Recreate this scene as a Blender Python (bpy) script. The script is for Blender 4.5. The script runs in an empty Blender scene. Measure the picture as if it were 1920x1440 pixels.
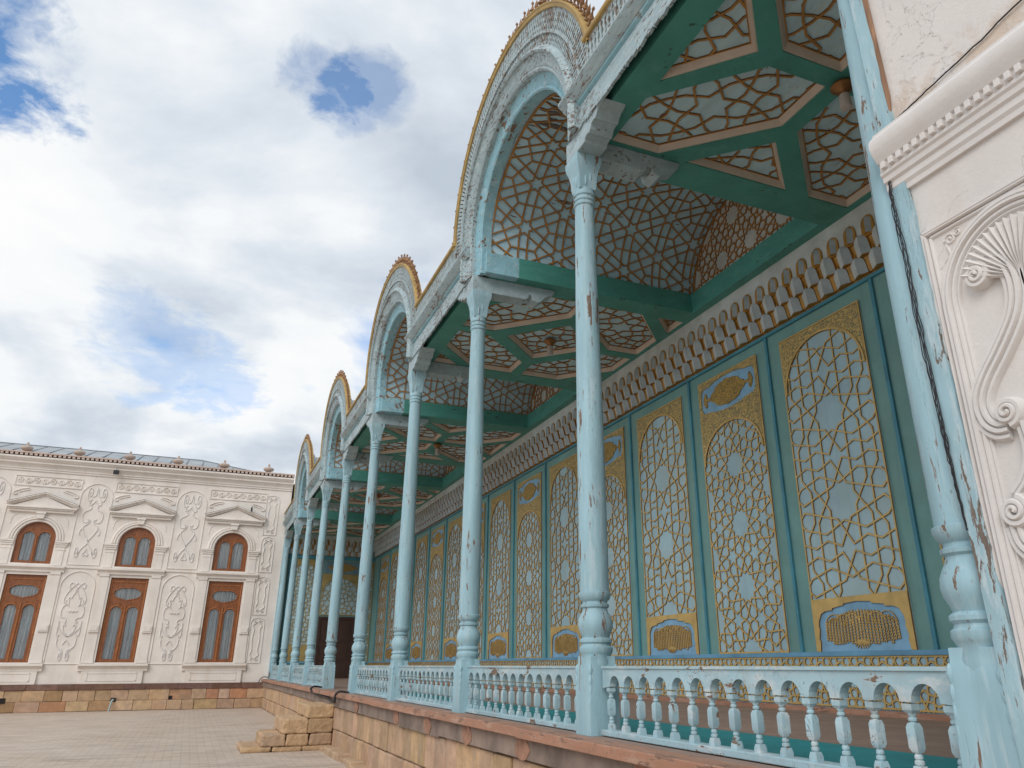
import bpy, bmesh, math, random
import numpy as np
from mathutils import Vector
R = math.radians
random.seed(7)
PI = math.pi
scene = bpy.context.scene
col = scene.collection

# ------------------------------------------------------------------ camera
YAW, PITCH, ROLL = 0.4086, 0.3775, -0.0022
cd = bpy.data.cameras.new("camera"); cam = bpy.data.objects.new("camera", cd); col.objects.link(cam)
fw = Vector((math.sin(YAW)*math.cos(PITCH), math.cos(YAW)*math.cos(PITCH), math.sin(PITCH)))
rt = Vector((math.cos(YAW), -math.sin(YAW), 0)); up = rt.cross(fw)
r2 = rt*math.cos(ROLL)+up*math.sin(ROLL); u2 = -rt*math.sin(ROLL)+up*math.cos(ROLL)
from mathutils import Matrix
cam.matrix_world = Matrix(((r2.x, u2.x, -fw.x, -2.7952), (r2.y, u2.y, -fw.y, -2.14), (r2.z, u2.z, -fw.z, 0.4733), (0, 0, 0, 1)))
cd.sensor_width = 36; cd.lens = 1425.36/1920*36
cd.shift_x = -56.71/1920; cd.shift_y = -39.41/1920
cd.clip_start = 0.05; cd.clip_end = 2000
scene.camera = cam

# ------------------------------------------------------------------ light
SUN_EL, SUN_AZ = 38, 224          # azimuth clockwise from +Y: behind the camera, from the courtyard side
w = bpy.data.worlds.new("World"); scene.world = w; w.use_nodes = True
nt = w.node_tree; nt.nodes.clear()
def N(t, tp, **k):
    n = t.nodes.new(tp)
    for a, b in k.items(): setattr(n, a, b)
    return n
def L(t, a, b): t.links.new(a, b)
def math_n(t, op, a, b=None, clamp=False):
    n = N(t, 'ShaderNodeMath', operation=op); n.use_clamp = clamp
    for i, x in enumerate((a, b)):
        if x is None: continue
        if isinstance(x, (int, float)): n.inputs[i].default_value = x
        else: L(t, x, n.inputs[i])
    return n.outputs[0]
def ramp(t, fac, stops, interp='LINEAR'):
    n = N(t, 'ShaderNodeValToRGB'); n.color_ramp.interpolation = interp
    e = n.color_ramp.elements
    while len(e) < len(stops): e.new(0.5)
    for x, (p, c) in zip(e, stops):
        x.position = p; x.color = (c, c, c, 1) if isinstance(c, (int, float)) else (*c, 1)
    L(t, fac, n.inputs[0]); return n.outputs[0]
def mixc(t, fac, a, b, mode='MIX'):
    n = N(t, 'ShaderNodeMix', data_type='RGBA', blend_type=mode)
    for s, x in ((n.inputs[0], fac), (n.inputs[6], a), (n.inputs[7], b)):
        if isinstance(x, (int, float)): s.default_value = x
        elif isinstance(x, tuple): s.default_value = (*x, 1)
        else: L(t, x, s)
    return n.outputs[2]
def noise(t, vec, scale, detail=6, rough=.55, dist=0):
    n = N(t, 'ShaderNodeTexNoise'); n.inputs['Scale'].default_value = scale
    n.inputs['Detail'].default_value = detail; n.inputs['Roughness'].default_value = rough
    n.inputs['Distortion'].default_value = dist
    if vec is not None: L(t, vec, n.inputs['Vector'])
    return n.outputs['Fac']
sky = N(nt, 'ShaderNodeTexSky'); sky.sky_type = 'NISHITA'; sky.sun_disc = False
sky.ozone_density = 4.0; sky.dust_density = .3; sky.altitude = 800
sky.sun_elevation = R(SUN_EL); sky.sun_rotation = R(SUN_AZ)
tc = N(nt, 'ShaderNodeTexCoord'); sep = N(nt, 'ShaderNodeSeparateXYZ'); L(nt, tc.outputs['Generated'], sep.inputs[0])
zz = math_n(nt, 'ADD', math_n(nt, 'MAXIMUM', sep.outputs[2], 0.0), 0.22)
cmb = N(nt, 'ShaderNodeCombineXYZ')
L(nt, math_n(nt, 'DIVIDE', sep.outputs[0], zz), cmb.inputs[0]); L(nt, math_n(nt, 'DIVIDE', sep.outputs[1], zz), cmb.inputs[1])
cmb.inputs[2].default_value = 3.7
n1 = noise(nt, cmb.outputs[0], 1.5, 9, .56, .25)
n2 = noise(nt, cmb.outputs[0], 1.9, 9, .55, .2)
n4 = noise(nt, cmb.outputs[0], 11.0, 10, .62, .3)
n5 = noise(nt, cmb.outputs[0], 3.0, 4, .5, .3)
n3 = noise(nt, cmb.outputs[0], 3.6, 9, .62, .5)
cmask = ramp(nt, n1, [(0.30, 0.0), (0.44, 1.0)])
shade = ramp(nt, n2, [(0.34, (.54, .61, .70)), (0.47, (.74, .80, .87)), (0.56, (.93, .96, .98)), (.66, (1.0, 1.0, 1.0))])
# two openings in the cloud where the blue shows, as directions in the sky
def hole(direction, size, amt):
    d = N(nt, 'ShaderNodeVectorMath', operation='DOT_PRODUCT'); L(nt, tc.outputs['Generated'], d.inputs[0])
    d.inputs[1].default_value = direction
    x = math_n(nt, 'MULTIPLY', math_n(nt, 'SUBTRACT', 1.0, d.outputs['Value']), 1.0/size)
    x = math_n(nt, 'ADD', x, math_n(nt, 'MULTIPLY', math_n(nt, 'SUBTRACT', n4, 0.5), 4.6))
    x = math_n(nt, 'ADD', x, math_n(nt, 'MULTIPLY', math_n(nt, 'SUBTRACT', n5, 0.5), 2.0))
    return ramp(nt, x, [(0.0, amt), (.4, amt*.6), (.75, amt*.2), (1.0, 0.0)])
HOLES = []
def pix_dir(px, py):
    v = r2*((px-1016.71)/1425.36) + u2*((680.59-py)/1425.36) + fw
    return tuple(v.normalized())
for (px, py, s, a) in ((0, 130, .004, .95), (45, 75, .0022, .8), (100, 110, .0016, .4), (585, 135, .0010, .5), (630, 165, .0009, .85), (690, 150, .0009, .6), (655, 200, .0006, .4), (720, 175, .0006, .3), (270, 625, .002, .3), (330, 660, .0022, .38), (400, 705, .0018, .4)):
    HOLES.append((pix_dir(px, py), s, a))
hm = None
for d, s, a in HOLES:
    h = hole(d, s, a); hm = h if hm is None else math_n(nt, 'MAXIMUM', hm, h)
cmask = math_n(nt, 'SUBTRACT', cmask, math_n(nt, 'MULTIPLY', hm, 1.0), True)
bg1 = N(nt, 'ShaderNodeBackground'); L(nt, mixc(nt, 1.0, sky.outputs[0], (.80, 1.12, 1.22), 'MULTIPLY'), bg1.inputs[0]); bg1.inputs[1].default_value = 0.15
bg2 = N(nt, 'ShaderNodeBackground'); L(nt, shade, bg2.inputs[0]); bg2.inputs[1].default_value = 0.80
mx = N(nt, 'ShaderNodeMixShader'); L(nt, cmask, mx.inputs[0]); L(nt, bg1.outputs[0], mx.inputs[1]); L(nt, bg2.outputs[0], mx.inputs[2])
wo = N(nt, 'ShaderNodeOutputWorld'); L(nt, mx.outputs[0], wo.inputs[0])
sd = bpy.data.lights.new("sun", 'SUN'); sun = bpy.data.objects.new("sun", sd); col.objects.link(sun)
sd.energy = 1.3; sd.angle = R(35); sd.color = (1, .97, .93)
az, el = R(SUN_AZ), R(SUN_EL)
sv = Vector((math.sin(az)*math.cos(el), math.cos(az)*math.cos(el), math.sin(el)))
sun.rotation_euler = sv.to_track_quat('Z', 'Y').to_euler()
sun.location = sv*60
scene.view_settings.view_transform = 'Standard'; scene.view_settings.look = 'None'
scene.view_settings.gamma = 1; scene.view_settings.exposure = 0.30
scene.cycles.max_bounces = 8; scene.cycles.diffuse_bounces = 5; scene.cycles.transparent_max_bounces = 12

# ------------------------------------------------------------------ materials
def base_mat(name):
    m = bpy.data.materials.new(name); m.use_nodes = True; t = m.node_tree
    b = t.nodes['Principled BSDF']; g = N(t, 'ShaderNodeNewGeometry')
    return m, t, b, g.outputs['Position']
def scaled(t, vec, s):
    n = N(t, 'ShaderNodeVectorMath', operation='MULTIPLY'); L(t, vec, n.inputs[0]); n.inputs[1].default_value = s
    return n.outputs[0]
def bump(t, b, h, strength=.3, dist=.01, prev=None):
    n = N(t, 'ShaderNodeBump'); n.inputs['Strength'].default_value = strength; n.inputs['Distance'].default_value = dist
    L(t, h, n.inputs['Height'])
    if prev is not None: L(t, prev, n.inputs['Normal'])
    L(t, n.outputs[0], b.inputs['Normal']); return n.outputs[0]
def plain(name, c, rough=.6, metal=0, var=.25, scale=3, bs=.15, c2=None):
    m, t, b, p = base_mat(name)
    n = noise(t, p, scale, 8, .6)
    lo = tuple(x*(1-var) for x in c); hi = c2 or tuple(min(1, x*(1+var*.6)) for x in c)
    L(t, ramp(t, n, [(.3, lo), (.7, hi)]), b.inputs['Base Color'])
    b.inputs['Roughness'].default_value = rough; b.inputs['Metallic'].default_value = metal
    bump(t, b, noise(t, p, scale*14, 4, .6), bs, .004)
    return m
def peeling(name, paint, amount, wood=(.17, .11, .075), pale=(.52, .62, .64), stretch=(1, 1, .22), scale=16, rough=.55, stain=0):
    """old oil paint over wood: bare wood shows in flakes, chalky patches, fine cracks along the grain"""
    m, t, b, p = base_mat(name)
    v = scaled(t, p, stretch)
    big = noise(t, p, 1.6, 5, .6); mid = noise(t, v, scale*.35, 6, .6); fine = noise(t, v, scale, 8, .68, .4)
    c = mixc(t, ramp(t, mid, [(.35, 0.0), (.68, 1.0)]), tuple(x*.86 for x in paint), tuple(min(1, x*1.1) for x in paint))
    c = mixc(t, ramp(t, noise(t, v, scale*.8, 7, .7), [(.52, 0.0), (.66, .75)]), c, pale)
    k = math_n(t, 'ADD', fine, math_n(t, 'MULTIPLY', math_n(t, 'SUBTRACT', big, .5), .45))
    th = .36+amount*.28
    flake = ramp(t, k, [(th-.012, 1.0), (th+.012, 0.0)])
    rim = ramp(t, k, [(th, 1.0), (th+.035, 0.0)])
    c = mixc(t, math_n(t, 'MULTIPLY', rim, .5), c, pale)
    wd = mixc(t, noise(t, v, scale*3, 5, .6), tuple(x*.45 for x in wood), tuple(x*1.7 for x in wood))
    c = mixc(t, flake, c, wd)
    vc = scaled(t, p, (stretch[0]*1.6, stretch[1]*1.6, stretch[2]*.5))
    ck = noise(t, vc, scale*2.0, 3, .5, .8)
    crack = ramp(t, math_n(t, 'ABSOLUTE', math_n(t, 'SUBTRACT', ck, .5)), [(.0, 1.0), (.008+.012*amount, 0.0)])
    crack = math_n(t, 'MULTIPLY', crack, ramp(t, noise(t, v, 4, 3), [(.46, 0.0), (.58, .85)]))
    c = mixc(t, crack, c, tuple(x*.5 for x in wood))
    if stain:
        sn = ramp(t, noise(t, scaled(t, p, (1, 1, 1)), 5, 6, .65), [(.55, 0.0), (.72, stain)])
        c = mixc(t, sn, c, (.34, .27, .2))
    L(t, c, b.inputs['Base Color']); b.inputs['Roughness'].default_value = rough
    hgt = math_n(t, 'SUBTRACT', math_n(t, 'MULTIPLY', fine, .25), math_n(t, 'ADD', flake, crack))
    bump(t, b, hgt, .45, .004)
    return m
def stucco(name, c, dirt=.25):
    m, t, b, p = base_mat(name)
    n = noise(t, p, 1.1, 8, .65); n2 = noise(t, scaled(t, p, (1.6, 1.6, .35)), 2.4, 7, .6)
    cc = mixc(t, ramp(t, n, [(.35, 0.0), (.7, 1.0)]), tuple(x*(1-dirt*.45) for x in c), c)
    cc = mixc(t, ramp(t, n2, [(.5, 0.0), (.74, dirt)]), cc, (c[0]*.74, c[1]*.64, c[2]*.55))
    cc = mixc(t, ramp(t, noise(t, p, 9, 6, .7), [(.6, 0.0), (.78, dirt*.7)]), cc, (c[0]*.66, c[1]*.6, c[2]*.56))
    L(t, cc, b.inputs['Base Color']); b.inputs['Roughness'].default_value = .85
    bump(t, b, math_n(t, 'ADD', noise(t, p, 55, 4, .6), math_n(t, 'MULTIPLY', noise(t, p, 9, 5), 1.5)), .22, .006)
    return m
def eroded(name, c):
    m, t, b, p = base_mat(name)
    s = N(t, 'ShaderNodeSeparateXYZ'); L(t, p, s.inputs[0])
    n = noise(t, p, 7, 9, .68, .5); n2 = noise(t, p, 1.2, 7, .6)
    z = math_n(t, 'ADD', math_n(t, 'SUBTRACT', s.outputs[2], 2.83), math_n(t, 'MULTIPLY', math_n(t, 'SUBTRACT', n, .5), .7))
    e = ramp(t, z, [(.02, 1.0), (.17, 0.0)])
    e = math_n(t, 'MULTIPLY', e, ramp(t, s.outputs[2], [(0, 0.0), (1, 1.0)]))
    e = math_n(t, 'MULTIPLY', e, math_n(t, 'GREATER_THAN', s.outputs[2], 2.78))
    cc = mixc(t, ramp(t, n2, [(.38, 0.0), (.7, 1.0)]), tuple(x*.88 for x in c), c)
    cc = mixc(t, ramp(t, noise(t, scaled(t, p, (1.4, 1.4, .3)), 3, 7, .6), [(.52, 0.0), (.74, .35)]), cc, (.56, .46, .38))
    cc = mixc(t, math_n(t, 'MULTIPLY', e, .75), cc, (.60, .47, .36))
    ck = ramp(t, math_n(t, 'ABSOLUTE', math_n(t, 'SUBTRACT', noise(t, p, 3, 5, .6, 1.2), .5)), [(0, 1.0), (.004, 0.0)])
    ck = math_n(t, 'MULTIPLY', ck, ramp(t, noise(t, p, 1.7, 3), [(.52, 0.0), (.6, .5)]))
    cc = mixc(t, ck, cc, (.3, .25, .2))
    L(t, cc, b.inputs['Base Color']); b.inputs['Roughness'].default_value = .88
    bump(t, b, math_n(t, 'SUBTRACT', math_n(t, 'ADD', math_n(t, 'MULTIPLY', noise(t, p, 45, 5, .6), .3), math_n(t, 'MULTIPLY', math_n(t, 'MULTIPLY', n, e), 1.6)), math_n(t, 'ADD', e, ck)), .6, .014)
    return m
def filigree(name, gold, ground, scale, amt=.5):
    m, t, b, p = base_mat(name)
    n = noise(t, p, scale, 2, .45, 1.1)
    a = math_n(t, 'ABSOLUTE', math_n(t, 'SUBTRACT', n, .5))
    f = ramp(t, a, [(.06*amt*2-.012, 1.0), (.06*amt*2+.012, 0.0)])
    n2 = N(t, 'ShaderNodeTexVoronoi'); n2.feature = 'DISTANCE_TO_EDGE'; n2.inputs['Scale'].default_value = scale*1.1
    L(t, p, n2.inputs['Vector'])
    f2 = ramp(t, n2.outputs['Distance'], [(.05, 1.0), (.1, 0.0)])
    f = math_n(t, 'MAXIMUM', f, math_n(t, 'MULTIPLY', f2, .8))
    L(t, mixc(t, f, ground, gold), b.inputs['Base Color']); b.inputs['Roughness'].default_value = .5
    bump(t, b, f, .8, .01)
    return m
def boards(name, c, axis, width, rough=.6):
    m, t, b, p = base_mat(name)
    s = N(t, 'ShaderNodeSeparateXYZ'); L(t, p, s.inputs[0])
    x = math_n(t, 'DIVIDE', s.outputs[axis], width)
    fr = math_n(t, 'FRACT', x); idn = math_n(t, 'FLOOR', x)
    wn = N(t, 'ShaderNodeTexWhiteNoise'); wn.noise_dimensions = '1D'; L(t, idn, wn.inputs['W'])
    gap = ramp(t, fr, [(.0, 1.0), (.035, 0.0)])
    gv = scaled(t, p, (4, .35, 4) if axis == 0 else (.35, 4, 4))
    g = noise(t, gv, 7, 7, .65)
    cc = mixc(t, g, tuple(x*.6 for x in c), tuple(min(1, x*1.3) for x in c))
    cc = mixc(t, math_n(t, 'MULTIPLY', wn.outputs[0], .35), cc, tuple(x*.6 for x in c))
    cc = mixc(t, ramp(t, noise(t, p, 2.2, 6), [(.5, 0.0), (.75, .5)]), cc, tuple(min(1, x*1.5) for x in c))
    cc = mixc(t, gap, cc, tuple(x*.2 for x in c))
    L(t, cc, b.inputs['Base Color']); b.inputs['Roughness'].default_value = rough
    bump(t, b, math_n(t, 'SUBTRACT', math_n(t, 'MULTIPLY', g, .4), gap), .4, .005)
    return m
def vcol(name, c, var, rough=.9):
    """stone: each block carries its own tint in the attribute 'tint'"""
    m, t, b, p = base_mat(name)
    a = N(t, 'ShaderNodeAttribute', attribute_name='tint')
    n = noise(t, p, 6, 8, .65)
    cc = mixc(t, ramp(t, n, [(.3, 0.0), (.7, 1.0)]), tuple(x*.72 for x in c), tuple(min(1, x*1.15) for x in c))
    cc = mixc(t, var, cc, a.outputs['Color'], 'MULTIPLY')
    st = scaled(t, p, (7, 7, 1.0))
    cc = mixc(t, ramp(t, noise(t, st, 5, 5, .6), [(.55, 0.0), (.75, .45)]), cc, tuple(x*.55 for x in c))
    cc = mixc(t, ramp(t, noise(t, p, 2.5, 5), [(.58, 0.0), (.75, .4)]), cc, (.33, .29, .25))
    L(t, cc, b.inputs['Base Color']); b.inputs['Roughness'].default_value = rough
    bump(t, b, math_n(t, 'ADD', noise(t, p, 22, 8, .7), math_n(t, 'MULTIPLY', noise(t, st, 9, 4), .8)), .55, .02)
    return m
def woodmat(name, c, rough=.45, axis=2):
    m, t, b, p = base_mat(name)
    s = [9, 9, 9]; s[axis] = .8
    g = noise(t, scaled(t, p, tuple(s)), 4, 7, .6, .6)
    L(t, ramp(t, g, [(.25, tuple(x*.45 for x in c)), (.5, c), (.75, tuple(min(1, x*1.7) for x in c))]), b.inputs['Base Color'])
    b.inputs['Roughness'].default_value = rough; bump(t, b, g, .2, .004)
    return m

BLUE = (.315, .495, .56)
M = {}
M['blue'] = peeling('blue_paint', BLUE, .05)
M['blue_col'] = peeling('blue_column_paint', BLUE, .03, scale=20, stretch=(1, 1, .13), pale=(.44, .56, .60))
M['bracket'] = peeling('bracket_paint', (.36, .46, .49), .02, stretch=(1, .5, 1), scale=20, pale=(.46, .54, .56), wood=(.16, .12, .09))
M['blue_worn'] = peeling('worn_blue_paint', (.34, .45, .48), .2, stretch=(1, .2, 1), scale=40, pale=(.52, .59, .60), wood=(.15, .11, .09))
M['blue_old'] = peeling('flaked_blue_paint', (.35, .46, .49), .26, stretch=(1, .22, .9), scale=44, pale=(.56, .61, .61), wood=(.14, .105, .085))
M['fret'] = peeling('fret_paint', (.37, .46, .48), .3, stretch=(1, 1, .5), scale=26, pale=(.48, .54, .54), wood=(.2, .16, .13))
M['blue_rail'] = peeling('rail_paint', (.36, .52, .575), .02, stretch=(1, .4, 1), scale=11, stain=.35, pale=(.6, .64, .64))
M['cyan'] = peeling('cyan_paint', (.26, .49, .57), .16, stretch=(1, .5, 1), scale=15, pale=(.45, .6, .65))
M['green'] = peeling('green_beam_paint', (.065, .27, .225), -.10, stretch=(.35, .35, 1), scale=18, pale=(.10, .30, .26), wood=(.03, .08, .06), rough=.5)
M['wallgreen'] = None
M['trim'] = plain('blue_trim_paint', (.06, .26, .34), .5, var=.3, scale=3)
M['railblue'] = plain('blue_strip_paint', (.14, .34, .50), .5, var=.25, scale=3)
def aged(name, c, st, amt):
    """flat paint with yellowed patches and vertical runs"""
    m, t, b, p = base_mat(name)
    cc = mixc(t, ramp(t, noise(t, p, 1.3, 8, .62), [(.35, 0.0), (.68, 1.0)]), tuple(x*.84 for x in c), tuple(x*1.1 for x in c))
    cc = mixc(t, ramp(t, noise(t, p, .9, 7, .65, .4), [(.48, 0.0), (.72, amt)]), cc, st)
    cc = mixc(t, ramp(t, noise(t, scaled(t, p, (3, 3, .22)), 4, 6, .6), [(.54, 0.0), (.74, amt*.7)]), cc, tuple(x*.6 for x in c))
    L(t, cc, b.inputs['Base Color']); b.inputs['Roughness'].default_value = .6
    bump(t, b, noise(t, p, 40, 5, .6), .2, .004); return m
M['panel'] = aged('pale_panel_paint', (.37, .54, .60), (.42, .45, .38), .45)
M['ceil'] = peeling('pale_ceiling_board', (.47, .65, .71), -.12, stretch=(1, .2, 1), scale=14, rough=.65, pale=(.52, .6, .6))
M['vault'] = peeling('pale_vault_board', (.43, .64, .74), -.08, stretch=(.2, 1, 1), scale=14, rough=.65, pale=(.46, .58, .62))
M['lunette'] = plain('grey_lunette_board', (.50, .51, .48), .65, var=.2, scale=2)
M['gold'] = plain('gold_paint', (.58, .39, .13), .42, .1, var=.25, scale=5)
M['golddark'] = plain('brown_gold_edge', (.26, .13, .035), .6, 0, var=.2, scale=5)
M['goldrail'] = plain('ochre_gold_rail', (.43, .29, .10), .6, 0, var=.3, scale=6)
M['brown'] = plain('brown_lattice', (.40, .19, .045), .6, 0, var=.3, scale=5)
M['brownside'] = plain('dark_lattice_edge', (.17, .075, .02), .6, 0, var=.2, scale=5)
M['finial'] = plain('brown_finial', (.30, .16, .075), .6, .1, var=.3, scale=9)
M['cream'] = plain('cream_moulding', (.58, .49, .41), .6, 0, var=.15, scale=3)
M['wallgreen'] = aged('green_blue_wall_paint', (.165, .34, .32), (.20, .28, .21), .5)
M['endblue'] = plain('grey_blue_field', (.16, .27, .33), .6, var=.25, scale=4)
M['medblue'] = plain('sky_blue_field', (.23, .44, .62), .55, var=.25, scale=4)
M['fili'] = filigree('gold_carving', (.66, .46, .15), (.17, .17, .12), 30, .5)
M['filib'] = filigree('gold_foliage', (.55, .34, .07), (.12, .12, .09), 46, .62)
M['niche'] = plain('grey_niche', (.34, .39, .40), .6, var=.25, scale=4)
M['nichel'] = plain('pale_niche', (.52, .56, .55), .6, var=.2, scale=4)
M['ochre'] = plain('ochre_recess', (.42, .22, .04), .45, .2, var=.35, scale=8)
M['stucco'] = stucco('white_stucco', (.82, .755, .695), .36)
M['stuccoclean'] = stucco('clean_white_stucco', (.75, .715, .69), .3)
M['plaster'] = eroded('eroded_plaster', (.74, .70, .67))
M['tan'] = vcol('tan_stone', (.56, .385, .24), .85)
M['brownband'] = vcol('dark_brown_brick', (.20, .115, .085), .7)
M['terraband'] = plain('worn_grey_render', (.25, .19, .155), .9, var=.4, scale=3, bs=.5, c2=(.34, .25, .2))
M['terracotta'] = peeling('terracotta_board', (.40, .20, .125), .2, pale=(.5, .33, .25), stretch=(1, .25, 1), scale=12, wood=(.22, .12, .08))
M['patch'] = plain('loose_red_render', (.36, .19, .125), .9, var=.45, scale=9, bs=.8)
M['dullgold'] = plain('dull_ochre_paint', (.36, .27, .10), .6, 0, var=.3, scale=3)
M['oldwood'] = woodmat('weathered_dark_wood', (.13, .105, .09), .85)
M['floor'] = boards('brown_floorboards', (.31, .21, .165), 0, .16)
M['teal'] = plain('teal_floor_paint', (.0, .23, .26), .5, var=.2, scale=3)
M['frame'] = woodmat('orange_brown_wood', (.225, .072, .02), .4)
M['carve'] = woodmat('carved_orange_wood', (.30, .105, .03), .5, 0)
M['door'] = woodmat('dark_door_wood', (.045, .02, .014), .5)
M['zinc'] = plain('zinc_roof', (.36, .39, .41), .45, .4, var=.25, scale=1.2)
M['zincseam'] = plain('zinc_seam', (.2, .21, .22), .5, .3)
M['tin'] = plain('old_tin', (.46, .44, .42), .6, .2, var=.2)
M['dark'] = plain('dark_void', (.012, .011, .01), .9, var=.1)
M['cable'] = plain('black_rubber', (.015, .014, .017), .55, var=.1)
M['pvc'] = plain('grey_green_pipe', (.35, .42, .40), .5, var=.1)
M['brass'] = plain('brown_brass', (.24, .11, .035), .35, .5, var=.2)
M['lampglass'] = plain('frosted_glass', (.5, .44, .40), .4, var=.1)
M['urn'] = stucco('weathered_urn_stucco', (.56, .46, .40), .6)
M['tile'] = stucco('eave_tile', (.60, .47, .40), .4)
def curtain_mat():
    m, t, b, p = base_mat('grey_curtain')
    s = N(t, 'ShaderNodeSeparateXYZ'); L(t, p, s.inputs[0])
    n = noise(t, scaled(t, p, (1, 1, .06)), 14, 3, .5)
    L(t, ramp(t, n, [(.3, (.52, .54, .56)), (.7, (.86, .87, .88))]), b.inputs['Base Color']); b.inputs['Roughness'].default_value = .9
    return m
M['curtain'] = curtain_mat()
def glass_mat():
    m = bpy.data.materials.new('window_glass'); m.use_nodes = True; t = m.node_tree
    t.nodes.remove(t.nodes['Principled BSDF']); o = t.nodes['Material Output']
    tr = N(t, 'ShaderNodeBsdfTransparent'); tr.inputs[0].default_value = (.97, .98, .98, 1)
    gl = N(t, 'ShaderNodeBsdfGlossy'); gl.inputs['Roughness'].default_value = .03
    fr = N(t, 'ShaderNodeFresnel'); fr.inputs[0].default_value = 1.5
    mx_ = N(t, 'ShaderNodeMixShader'); L(t, fr.outputs[0], mx_.inputs[0]); L(t, tr.outputs[0], mx_.inputs[1]); L(t, gl.outputs[0], mx_.inputs[2])
    L(t, mx_.outputs[0], o.inputs[0]); return m
M['glass'] = glass_mat()
def paving():
    m, t, b, p = base_mat('pale_paving')
    br = N(t, 'ShaderNodeTexBrick'); L(t, p, br.inputs['Vector'])
    br.inputs['Scale'].default_value = 1; br.inputs['Brick Width'].default_value = .27; br.inputs['Row Height'].default_value = .13
    br.inputs['Mortar Size'].default_value = .009; br.inputs['Mortar Smooth'].default_value = .3; br.inputs['Bias'].default_value = 0
    br.inputs['Color1'].default_value = (.46, .365, .285, 1); br.inputs['Color2'].default_value = (.59, .48, .385, 1); br.inputs['Mortar'].default_value = (.34, .275, .22, 1)
    cc = mixc(t, ramp(t, noise(t, p, .7, 8, .65), [(.35, 0.0), (.7, .55)]), br.outputs['Color'], (.60, .51, .44))
    cc = mixc(t, ramp(t, noise(t, scaled(t, p, (.35, 1.5, 1)), 2.2, 6, .6), [(.52, 0.0), (.70, .6)]), cc, (.30, .245, .205))
    L(t, cc, b.inputs['Base Color']); b.inputs['Roughness'].default_value = .85
    bump(t, b, math_n(t, 'SUBTRACT', math_n(t, 'MULTIPLY', noise(t, p, 30, 5), .4), br.outputs['Fac']), .5, .008)
    return m
M['paving'] = paving()

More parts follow.
